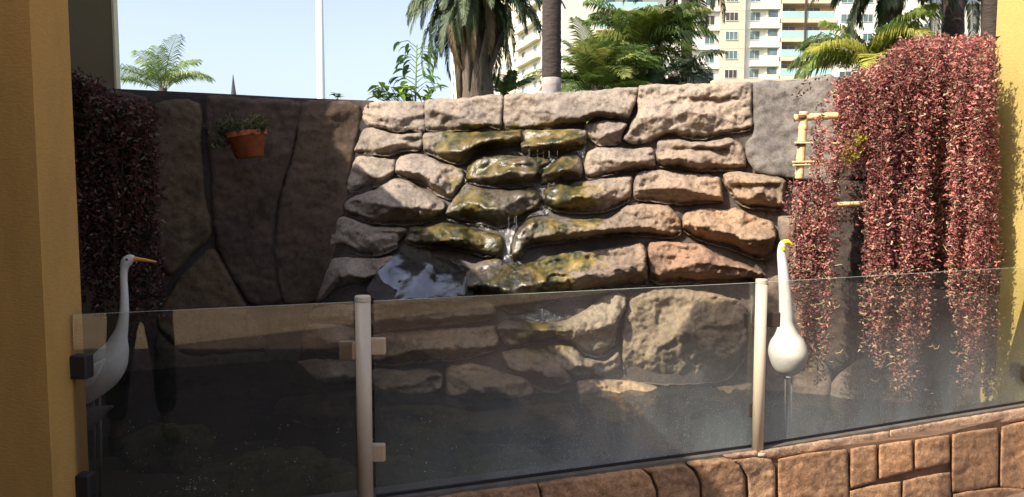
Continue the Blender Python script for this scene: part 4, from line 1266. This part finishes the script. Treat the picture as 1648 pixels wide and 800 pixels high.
# ------------------------------------------------------------------ palms
def frond_mesh(L, elev, droop, nleaf=34, ll=.42, lw=.03, hang=.45, side_spread=.9, tint=(.10, .16, .04), seed=0, twist=0):
    """A pinnate leaf starting at the origin and growing along +X; returns V, F, tint arrays"""
    r = np.random.default_rng(seed)
    K = 14
    s = np.linspace(0, 1, K)
    ang = elev - droop * s ** 1.2
    seg = L / (K - 1)
    x = np.concatenate([[0], np.cumsum(np.cos(ang[:-1]) * seg)]); z = np.concatenate([[0], np.cumsum(np.sin(ang[:-1]) * seg)])
    y = np.sin(s * 2.2) * twist
    V = []; F = []; T = []
    # rachis: three-sided
    for i in range(K):
        w = .016 * L * (1 - s[i] * .85) * .6
        V += [(x[i], y[i] - w, z[i]), (x[i], y[i] + w, z[i]), (x[i], y[i], z[i] - w * 1.3)]
        T += [(.22, .22, .08)] * 3
    for i in range(K - 1):
        a = i * 3
        F += [[a, a + 3, a + 4], [a, a + 4, a + 1], [a + 1, a + 4, a + 5], [a + 1, a + 5, a + 2], [a + 2, a + 5, a + 3], [a + 2, a + 3, a]]
    for j in range(nleaf):
        u = .12 + .88 * (j + .5) / nleaf
        fx = np.interp(u, s, x); fy = np.interp(u, s, y); fz = np.interp(u, s, z); a = float(np.interp(u, s, ang))
        fwd = np.array([math.cos(a), 0, math.sin(a)]); up = np.array([-math.sin(a), 0, math.cos(a)])
        for sd in (-1, 1):
            l = ll * (math.sin(math.pi * min(1, u * .85 + .12)) ** .6) * r.uniform(.85, 1.12)
            d1 = fwd * (.45 + .5 * u) + np.array([0, sd, 0]) * side_spread + up * r.uniform(.05, .3)
            d1 /= np.linalg.norm(d1)
            b0 = np.array([fx, fy, fz])
            m_ = b0 + d1 * l * .5
            tp_ = m_ + (d1 * (1 - hang) + np.array([0, 0, -1]) * hang * r.uniform(.8, 1.3)) * l * .55
            wv = fwd * lw * .5
            k0 = len(V)
            V += [tuple(b0 - wv * .5), tuple(b0 + wv * .5), tuple(m_ + wv), tuple(m_ - wv), tuple(tp_)]
            F += [[k0, k0 + 1, k0 + 2], [k0, k0 + 2, k0 + 3], [k0 + 3, k0 + 2, k0 + 4]]
            c = np.array(tint) * r.uniform(.7, 1.3) * (1 + .25 * (u - .5))
            T += [tuple(c)] * 5
    return np.array(V), np.array(F), np.array(T)

def add_frond(parent, base, az, **kw):
    V, F, T = frond_mesh(**kw)
    me = bpy.data.meshes.new('frond')
    ca, sa = math.cos(az), math.sin(az)
    R = np.array([[ca, -sa, 0], [sa, ca, 0], [0, 0, 1]])
    V = V @ R.T + np.array(base)
    return mk('frond', V, F, M['leaf'], parent, False, {'tint': T})

def trunk(parent, pts, rad, mat, name='trunk', n=16, rings=60, amp=.04, ringed=True):
    pts = [Vector(p) for p in pts]
    L = [0]
    for a, b_ in zip(pts[:-1], pts[1:]): L.append(L[-1] + (b_ - a).length)
    s = np.linspace(0, L[-1], rings)
    X = np.stack([np.interp(s, L, [p[i] for p in pts]) for i in range(3)], 1)
    R = np.interp(s, L, rad)
    V = []
    for i in range(rings):
        for q in range(n):
            a = 2 * math.pi * q / n
            rr = R[i] * (1 + amp * mnoise.noise(Vector((math.cos(a) * 2, math.sin(a) * 2, s[i] * 1.5))) + (amp * .8 * (i % 2) if ringed else 0) + amp * 1.5 * mnoise.noise(Vector((math.cos(a) * 7, math.sin(a) * 7, s[i] * 6))))
            V.append((X[i, 0] + rr * math.cos(a), X[i, 1] + rr * math.sin(a), X[i, 2]))
    F = [[i * n + q, i * n + (q + 1) % n, (i + 1) * n + (q + 1) % n, (i + 1) * n + q] for i in range(rings - 1) for q in range(n)]
    F.append([(rings - 1) * n + q for q in range(n)])
    return mk(name, V, F, mat, parent, True)

# tall palm with a skirt of hanging fronds
Y = 16; c = P(762, 30, Y); g = Vector((c.x, Y, -.02))
t = thing('palm_tree', g, 'thick trunked palm with drooping dark fronds left of the dark bare trunk', 'palm tree')
trunk(t, [g, P(768, 160, Y), P(762, 95, Y), P(760, 20, Y), P(760, -90, Y)], [.42, .37, .34, .38, .34], M['trunk_fibre'], amp=.10, rings=50, n=22, ringed=False)
for k_ in range(9):                                                  # old leaf bases clasping the trunk
    a = k_ * .75; k = MB(); rr_ = .36
    x0 = c.x + rr_ * math.cos(a) * 1.0; y0 = Y + rr_ * math.sin(a)
    zb = P(762, 150, Y).z + rnd.uniform(-.4, .1); zt = P(762, 40, Y).z + rnd.uniform(-.3, .5)
    k.tube([(x0 * 1 + (c.x - x0) * .1, y0, zb), (x0, y0, (zb + zt) / 2), (x0 + .25 * math.cos(a), y0 + .2 * math.sin(a), zt)], [.03, .07, .05], 6)
    k.build('leaf_base', M['trunk_fibre'], t, True)
top = P(762, -48, Y)
for k_ in range(70):
    az = k_ * 2.399; el = rnd.uniform(-1.0, .35)
    add_frond(t, (top.x + .1 * math.cos(az), Y + .1 * math.sin(az), top.z + rnd.uniform(-.5, .3)), az, L=rnd.uniform(1.3, 2.3), elev=el, droop=rnd.uniform(.9, 1.5) + max(0, el), nleaf=52, ll=.36, lw=.05,
              hang=.75, side_spread=.5, tint=rnd.choice([(.045, .075, .032), (.06, .09, .042), (.08, .115, .05), (.10, .13, .06)] if el > -.75 else [(.05, .07, .03), (.15, .10, .05)]), seed=k_ + 5, twist=rnd.uniform(-.1, .1))

# bare dark trunk with limed foot
Y = 11
a0 = P(888, 0, Y)
t = thing('palm_tree', (a0.x, Y, -.02), 'straight dark palm trunk with a pale limed band at its foot', 'palm tree')
zl = P(888, 126, Y).z
trunk(t, [(a0.x, Y, -.02), (a0.x, Y, zl)], [.146, .142], M['lime_paint'], 'limed_band', rings=30, amp=.03)
trunk(t, [(a0.x, Y, zl), (a0.x, Y, 7.6)], [.139, .128], M['trunk_dark'], rings=90, amp=.035)
for k_ in range(14):
    add_frond(t, (a0.x, Y, 7.5), k_ * 2.399, L=rnd.uniform(2.2, 2.8), elev=rnd.uniform(.0, 1.1), droop=rnd.uniform(1.2, 1.8), nleaf=30, ll=.5, lw=.04, tint=(.07, .11, .04), seed=100 + k_)

# bushy palms behind the top course
def bushy(px, py, Y, nf, L, label, tints, el=(.15, 1.35), ll=.45, droop=(1.1, 1.9), trunk_r=.10, hang=.4, az0=0, grp=None, dead=0, nleaf=36, lw=.03):
    c = P(px, py, Y)
    t = thing('palm_tree', (c.x, Y, -.02), label, 'palm tree', grp)
    trunk(t, [(c.x, Y, -.02), (c.x, Y, c.z)], [trunk_r * 1.3, trunk_r], M['trunk_fibre'], rings=40, amp=.08)
    for k_ in range(nf):
        az = az0 + k_ * 2.399 + rnd.uniform(-.2, .2)
        e = el[0] + (el[1] - el[0]) * rnd.random()
        add_frond(t, (c.x + .05 * math.cos(az), Y + .05 * math.sin(az), c.z - .1 * rnd.random()), az, L=L * rnd.uniform(.75, 1.1), elev=e, droop=rnd.uniform(*droop), nleaf=nleaf, ll=ll, lw=lw,
                  hang=hang, tint=rnd.choice(tints), seed=int(px) + k_, twist=rnd.uniform(-.12, .12))
    for k_ in range(dead):
        az = k_ * 2.1
        add_frond(t, (c.x, Y, c.z - .2), az, L=L * .8, elev=-.6, droop=.9, nleaf=26, ll=ll, lw=.03, hang=.8, tint=(.12, .10, .06), seed=900 + k_)
    return t
G1 = [(.12, .19, .035), (.08, .13, .03), (.19, .26, .05), (.26, .28, .07)]
bushy(1028, 84, 14, 36, 1.42, 'large bushy green palm centred behind the tall top stones', G1, el=(-.1, 1.45), dead=8, droop=(1.0, 2.0), nleaf=44, hang=.55, ll=.62, lw=.036)
bushy(960, 140, 12.5, 40, 1.15, 'low spiky green palm just right of the dark trunk', G1, el=(.2, 1.4), droop=(.7, 1.5), ll=.42, hang=.35, nleaf=36, lw=.03)
bushy(1085, 120, 13, 22, 1.0, 'dark drooping palm crown below and right of the large bushy palm', [(.05, .075, .035), (.07, .09, .05), (.04, .06, .03)], el=(-.4, 1.2), ll=.4, hang=.6)
bushy(812, 150, 17, 12, .75, 'small pale palm seen right of the thick palm trunk', [(.10, .15, .05)], el=(.3, 1.4), droop=(.4, 1.2), ll=.3)
bushy(1400, 104, 12, 20, 1.35, 'yellow green coconut palm left of the red plant top', [(.26, .29, .045), (.34, .34, .06), (.16, .22, .04), (.10, .16, .035)], el=(.1, 1.35), ll=.55, droop=(1.0, 2.0), hang=.6, az0=.4, nleaf=50, lw=.03)
bushy(262, 142, 20, 18, 1.6, 'small light green palm seen over the left rock wall', [(.24, .33, .09), (.16, .24, .07), (.32, .38, .13)], el=(.3, 1.4), ll=.60, hang=.5, droop=(.9, 1.8), az0=.3, nleaf=30)
# dark crowns hanging in from above the frame
def crown_above(px, Y, ytrunk, r, label, nf, L, ycrown, tints, tr=True, px_bot=None, el=(-.6, .6)):
    c = P(px, ycrown, Y); b0 = P(px_bot or px, ytrunk, Y)
    t = thing('palm_tree', (b0.x, Y, -.02), label, 'palm tree')
    trunk(t, [(b0.x, Y, -.02), (b0.x, Y, b0.z), (c.x, Y, c.z)], [r * 1.15, r, r * .9], M['trunk_dark'], rings=70, amp=.05)
    for k_ in range(nf):
        az = k_ * 2.399
        add_frond(t, (c.x, Y, c.z + rnd.uniform(-.2, .2)), az, L=L * rnd.uniform(.8, 1.1), elev=rnd.uniform(*el), droop=rnd.uniform(1.0, 1.7), nleaf=46, ll=.4, lw=.05, hang=.7, side_spread=.6,
                  tint=rnd.choice(tints), seed=int(px) * 3 + k_)
DK = [(.045, .07, .032), (.06, .09, .04), (.06, .08, .04)]
crown_above(1105, 18, 140, .13, 'slim palm whose dark frond tips hang in front of the white flats', 12, 1.8, -60, DK)
crown_above(1534, 13, 60, .17, 'shaggy dark palm trunk above the red plant', 18, 2.2, -120, DK)
crown_above(1594, 10, 100, .11, 'smooth dark palm trunk beside the yellow wall', 16, 2.2, -190, DK)
crown_above(1440, 12, 120, .10, 'palm with a dense dark clump of hanging fronds above the coconut palm', 26, 1.25, -58, DK)

# ------------------------------------------------------------------ sapling and sprouts on the wall head
def blade_mesh(L=1.0, W=.42):
    V = []; F = []
    K = 6
    for i in range(K + 1):
        s = i / K; w = W * math.sin(math.pi * min(.98, s * .92 + .06)) ** .8 * .5
        x = L * (s - .12 * s * s); z = -L * .42 * s * s
        V += [(x, -w, z + w * .35), (x, 0, z), (x, w, z + w * .35)]
    for i in range(K):
        a = i * 3
        F += [[a, a + 3, a + 4, a + 1], [a + 1, a + 4, a + 5, a + 2]]
    return V, F
def make_blade(tint):
    V, F = blade_mesh()
    me = bpy.data.meshes.new('leaf_blade')
    me.from_pydata(V, [], F); me.polygons.foreach_set('use_smooth', np.ones(len(F), bool))
    at = me.attributes.new('tint', 'FLOAT_COLOR', 'POINT')
    at.data.foreach_set('color', np.tile(np.array([*tint, 1.0]), len(V)))
    me.materials.append(M['leaf']); return me
BL = [make_blade(c_) for c_ in ((.13, .26, .05), (.08, .15, .035), (.30, .45, .07), (.19, .33, .06))]
def put_leaf(parent, p, az, el, L, me):
    o = bpy.data.objects.new('leaf', me); col.objects.link(o); o.parent = parent
    o.matrix_parent_inverse = parent_world(parent).inverted()
    o.location = p; o.rotation_euler = (rnd.uniform(-.3, .3), -el, az); o.scale = (L, L, L)
Y = 6.45
t = thing('sapling', P(672, 165, Y), 'young leafy green sapling growing over the wall left of the thick palm', 'sapling')
def stem(pts, r):
    k = MB(); k.tube([P(x, y, Y + dy_) for x, y, dy_ in pts], [r * (1 - .6 * i / len(pts)) for i in range(len(pts))], 6); k.build('stem', M['stem_green'], t, True)
stem([(668, 190, 0), (669, 140, 0), (671, 72, 0)], .010)
for i in range(19):
    y = 76 + i * 4.4; sd = 1 if i % 2 else -1
    ln = rnd.uniform(14, 30) if y < 125 else rnd.uniform(18, 36)
    dy_ = rnd.uniform(-.12, .12)
    xe = 670 + sd * ln; ye = y - rnd.uniform(4, 12)
    stem([(670, y, 0), (670 + sd * ln * .5, ye - 1, dy_ * .5), (xe, ye + 2, dy_)], .004)
    for j in range(3):
        s_ = (.45, .75, 1)[j]
        put_leaf(t, P(670 + sd * ln * s_, y + (ye - y) * min(1, s_ * 1.6) + 1, Y + dy_ * s_), (0 if sd > 0 else math.pi) + rnd.uniform(-.9, .9), rnd.uniform(-1.0, .1), rnd.uniform(.075, .12), rnd.choice(BL[:2] + BL[3:]))
for i in range(34):
    x = rnd.uniform(602, 706); y = rnd.uniform(138, 160)
    stem([(x * .6 + 268, 168, 0), (x, y, 0)], .004)
    for j in range(2):
        put_leaf(t, P(x, y, Y + rnd.uniform(-.1, .1)), rnd.uniform(0, 6.28), rnd.uniform(-.3, .8), rnd.uniform(.09, .15), rnd.choice(BL[2:]))
def sprout(px, py, Y, n, L, label):
    t_ = thing('sprout', P(px, py + 6, Y), label, 'sprout')
    for i in range(n):
        put_leaf(t_, P(px + rnd.uniform(-5, 5), py + rnd.uniform(-2, 4), Y), rnd.uniform(0, 6.28), rnd.uniform(-.2, 1.0), L * rnd.uniform(.7, 1.2), BL[3])
sprout(542, 154, 6.2, 16, .055, 'small green sprout on the wall head right of the white pole')
sprout(945, 193, 5.45, 6, .035, 'tiny bright green sprout in the joint under the long top stone')

# ------------------------------------------------------------------ pole, spire, low roof, boundary wall
Y = 30
b0 = P(517, 157, Y)
t = thing('light_pole', (b0.x, Y, -.02), 'tall white light pole against the sky', 'pole')
k = MB(); k.lathe([(.18, 0), (.165, 4), (.13, 14)], (b0.x, Y, -.02), 16); k.build('mast', M['pole'], t, True)
k = MB(); k.lathe([(.26, 0), (.26, .04), (.2, .05)], (b0.x, Y, -.02), 16); k.build('base_plate', M['pole'], t)
k = MB(); k.tube([(b0.x, Y, 13.8), (b0.x + .5, Y, 14.3), (b0.x + 1.4, Y, 14.4)], .05, 8); k.build('arm', M['pole'], t, True)
k = MB(); k.box(b0.x + 1.3, b0.x + 1.9, Y - .15, Y + .15, 14.33, 14.45, bev=.03); k.build('lamp_head', M['pole'], t)
Y = 140
b0 = P(375, 120, Y)
t = thing('church_spire', (b0.x, Y, -.02), 'thin dark spire on the skyline above the left wall', 'spire')
zz = b0.z
k = MB(); k.lathe([(1.1, 0), (1.1, zz - 5.5)], (b0.x, Y, 0), 8); k.build('tower', M['spire'], t)
k = MB(); k.lathe([(.8, zz - 5.5), (.42, zz - 3), (.12, zz - .6), (.05, zz)], (b0.x, Y, 0), 8); k.build('steeple', M['spire'], t)
Y = 26
t = thing('low_house', P(312, 160, Y), 'low house whose pale roof edge shows right of the small palm', 'house')
a_, b_ = P(270, 150, Y), P(348, 150, Y)
k = MB(); k.box(a_.x, b_.x - .3, Y, Y + 5, 0, a_.z - .05); k.build('wall', M['bld_cream'], t)
k = MB(); k.add([(a_.x - .3, Y - .3, a_.z - .05), (b_.x, Y - .3, a_.z - .05), (b_.x, Y + 5.3, a_.z - .05), (a_.x - .3, Y + 5.3, a_.z - .05), (a_.x, Y + 2.5, a_.z + .28), (b_.x - .8, Y + 2.5, a_.z + .28)],
             [(0, 1, 5, 4), (1, 2, 5), (2, 3, 4, 5), (3, 0, 4), (3, 2, 1, 0)]); k.build('roof', M['roof_tile'], t)
Y = 11.5
a_ = P(1152, 130, Y); b_ = P(1348, 126, Y)
t = thing('boundary_wall', (4, Y, 0), 'beige boundary wall top peeking over the right stones below the flats', 'wall')
k = MB(); k.box(a_.x, b_.x + 4, Y, Y + .15, -.02, a_.z - .04); k.build('wall', M['bld_cream'], t)
k = MB(); k.box(a_.x - .03, b_.x + 4, Y - .05, Y + .2, a_.z - .038, a_.z + .02); k.build('coping', M['bld_beige'], t)

# ------------------------------------------------------------------ blocks of flats
WIN = {}
def window(parent, fr, u0, u1, z0, z1, d=.0, glass='bld_glass', mull=1):
    k = MB(); w = .07
    k.box(u0, u1, d, d + .06, z1 - w, z1, fr); k.box(u0, u1, d, d + .10, z0, z0 + w, fr)
    k.box(u0, u0 + w, d, d + .06, z0 + w, z1 - w, fr); k.box(u1 - w, u1, d, d + .06, z0 + w, z1 - w, fr)
    for i in range(mull):
        m_ = u0 + (u1 - u0) * (i + 1) / (mull + 1)
        k.box(m_ - .03, m_ + .03, d, d + .05, z0 + w, z1 - w, fr)
    o = k.build('window', M['bld_frame'], parent)
    k = MB(); k.box(u0 + .05, u1 - .05, d + .005, d + .03, z0 + .05, z1 - .05, fr)
    k.build('pane', M[glass], o)
    return o
Yf = 110.0
KX = Yf / F_PX
fx = lambda px: float(ray(px, 60)[0]) * Yf
fz = lambda py: float(CAMZ + ray(1200, py)[1] * Yf)
frA = lambda u, d, z: (u, Yf - d, z)
t = thing('apartment_block', (40, Yf + 6, -.02), 'beige and white apartment block with glass balconies behind the palms', 'apartment building')
def wallbox(name, u0, u1, z0, z1, d0, d1, mat, parent=t, fr=frA):
    k = MB(); k.box(u0, u1, d0, d1, z0, z1, fr); return k.build(name, M[mat], parent)
FH = fz(18) - fz(48.8)
ZTOP = fz(18) + 5 * FH
wallbox('wall', fx(905), fx(1157), -.02, ZTOP, -14, 0, 'bld_white')
wallbox('wall', fx(1157) , fx(1197), -.02, ZTOP, -14, .5, 'bld_beige')
wallbox('wall', fx(1197), fx(1232), -.02, ZTOP, -14, -.3, 'bld_white')
wallbox('wall', fx(1232), fx(1254), -.02, ZTOP, -14, -.1, 'bld_cream')
wallbox('wall', fx(1254), fx(1345), -.02, ZTOP, -14, -1.6, 'bld_beige')
wallbox('wall', fx(1345), fx(1480), -.02, ZTOP, -14, 0, 'bld_white')
for i in range(-2, 6):
    zb = fz(18) - i * FH          # slab line of this floor (i grows downward)
    if zb < 8: continue
    wh = FH
    # white bay A
    wallbox('floor_ledge', fx(1096), fx(1157) - .01, zb - .12, zb + .10, 0.002, .55, 'bld_white')
    for x0, x1 in ((1101, 1116), (1134, 1150)):
        window(t, frA, fx(x0), fx(x1), zb - 2.0, zb - .62, .0, glass='bld_glass' if rnd.random() < .7 else 'bld_dark')
    # white expanse with balcony at the left, half hidden by the bushy palm
    window(t, frA, fx(937), fx(949), zb - 1.9, zb - .85, .0, glass='bld_dark' if i % 2 == 0 else 'bld_glass')
    wallbox('balcony_slab', fx(958), fx(1055), zb - .25, zb, .002, 1.3, 'bld_beige')
    wallbox('balcony_rail', fx(958), fx(1055), zb + .02, zb + 1.0, 1.2, 1.25, 'rail_glass')
    for x0, x1 in ((965, 990), (1008, 1034)):
        window(t, frA, fx(x0), fx(x1), zb + .05, zb + 2.1, 0, mull=1)
    # beige tower B
    wallbox('groove_band', fx(1157) + .0, fx(1197), zb + .05, zb + .13, .502, .54, 'bld_cream')
    window(t, frA, fx(1165.5), fx(1186), zb - 1.52, zb - .25, .5, mull=2, glass='bld_glass' if i % 3 else 'bld_dark')
    # bay C
    wallbox('floor_ledge', fx(1207), fx(1232) - .01, zb + .25, zb + .45, -.298, .45, 'bld_white')
    window(t, frA, fx(1207.5), fx(1224), zb - 1.35, zb - .05, -.3, mull=1)
    # bay D: windows over cream parapets
    wallbox('parapet', fx(1232) + .02, fx(1254) - .02, zb - 2.45 + FH * .0, zb - 1.0, -.098, .25, 'bld_cream')
    window(t, frA, fx(1235), fx(1252.5), zb - .95, zb + .25, -.1, mull=0)
    # balconies E
    wallbox('balcony_slab', fx(1256), fx(1345), zb - 1.65, zb - 1.05, -1.598, .2, 'bld_beige')
    wallbox('fin', fx(1254), fx(1257.5), zb - 1.05, zb + 1.0, -1.598, .15, 'bld_white')
    wallbox('balcony_rail', fx(1258), fx(1340), zb - 1.0, zb - .12, .08, .12, 'rail_glass')
    wallbox('rail_cap', fx(1258), fx(1340), zb - .118, zb - .05, .06, .14, 'bld_white')
    for x0, x1 in ((1264, 1286), (1303, 1326)):
        window(t, frA, fx(x0), fx(x1), zb - 1.0, zb + .85, -1.6, mull=1, glass='bld_glass')
    for x0, x1 in ((1352, 1372), (1388, 1404), (1430, 1452)):
        window(t, frA, fx(x0), fx(x1), zb - 1.6, zb - .4, 0, mull=1)
wallbox('downpipe', fx(1293), fx(1295.5), fz(88), ZTOP, .2, .4, 'bld_dark')
# far white block at the right
t2 = thing('apartment_block', (95, 140, -.02), 'plain white block seen between the two dark trunks at the right', 'apartment building')
Y2 = 132.0
gx_ = lambda px: float(ray(px, 60)[0]) * Y2
gz_ = lambda py: float(CAMZ + ray(1500, py)[1] * Y2)
frC = lambda u, d, z: (u, Y2 - d, z)
wallbox('wall', gx_(1478), gx_(1640), -.02, gz_(8), -14, 0, 'bld_white', t2, frC)
wallbox('roof', gx_(1474), gx_(1644), gz_(8) + .002, gz_(5), -14.5, .6, 'bld_beige', t2, frC)
for r_ in range(3):
    for x0 in range(1486, 1630, 26):
        window(t2, frC, gx_(x0), gx_(x0 + 12), gz_(26 + r_ * 22), gz_(16 + r_ * 22), 0, mull=1)
# receding left wing
A0 = Vector((fx(905), 108.0)); B0 = Vector((float(ray(727, 100)[0]) * 178, 178.0))
du = (B0 - A0).normalized(); nu = Vector((-du.y, du.x))
if nu.x > 0: nu = -nu
LW = (B0 - A0).length
frB = lambda u, d, z: (A0.x + du.x * u + nu.x * d, A0.y + du.y * u + nu.y * d, z)
t3 = thing('apartment_wing', (A0.x, A0.y, -.02), 'long cream and white wing of flats receding behind the palm trunks', 'apartment building')
def upx(px):    # distance along the wing at picture column px
    a = float(ray(px, 90)[0])
    return (a * A0.y - A0.x) / (du.x - a * du.y)
wallbox('wall', 0.05, LW, -.02, ZTOP + 6, -12, 0, 'bld_white', t3, frB)
segs = [(903, 877, 'bld_beige', .0), (877, 838, 'bld_white', .35), (838, 800, 'bld_cream', .0), (800, 770, 'bld_white', .35), (770, 727, 'bld_cream', .0)]
for x0, x1, mt, d in segs:
    u0, u1 = max(.1, upx(x0)), min(LW - .05, upx(x1))
    wallbox('bay', u0 + .01, u1 - .01, -.02, ZTOP + 6 - .3 * (d > 0), 0.002, .15 + d, mt, t3, frB)
    nwin = max(1, int((u1 - u0) / 4.2))
    for i in range(-3, 9):
        zb = fz(18) - i * FH
        if zb < 5: continue
        for w_ in range(nwin):
            uc = u0 + (u1 - u0) * (w_ + .5) / nwin
            window(t3, frB, uc - .85, uc + .85, zb - 1.9, zb - .6, .15 + d, mull=1, glass='bld_dark' if rnd.random() < .35 else 'bld_glass')
        if d > 0:
            wallbox('balcony_slab', u0 + .3, u1 - .3, zb - .1, zb + .08, .15 + d + .002, .15 + d + 1.0, 'bld_cream', t3, frB)
            wallbox('balcony_front', u0 + .3, u1 - .3, zb - 2.9, zb - 2.0, .15 + d + .9, .15 + d + .98, 'bld_white', t3, frB)
print('verts', sum(len(m.vertices) for m in bpy.data.meshes), 'objects', len(bpy.data.objects))
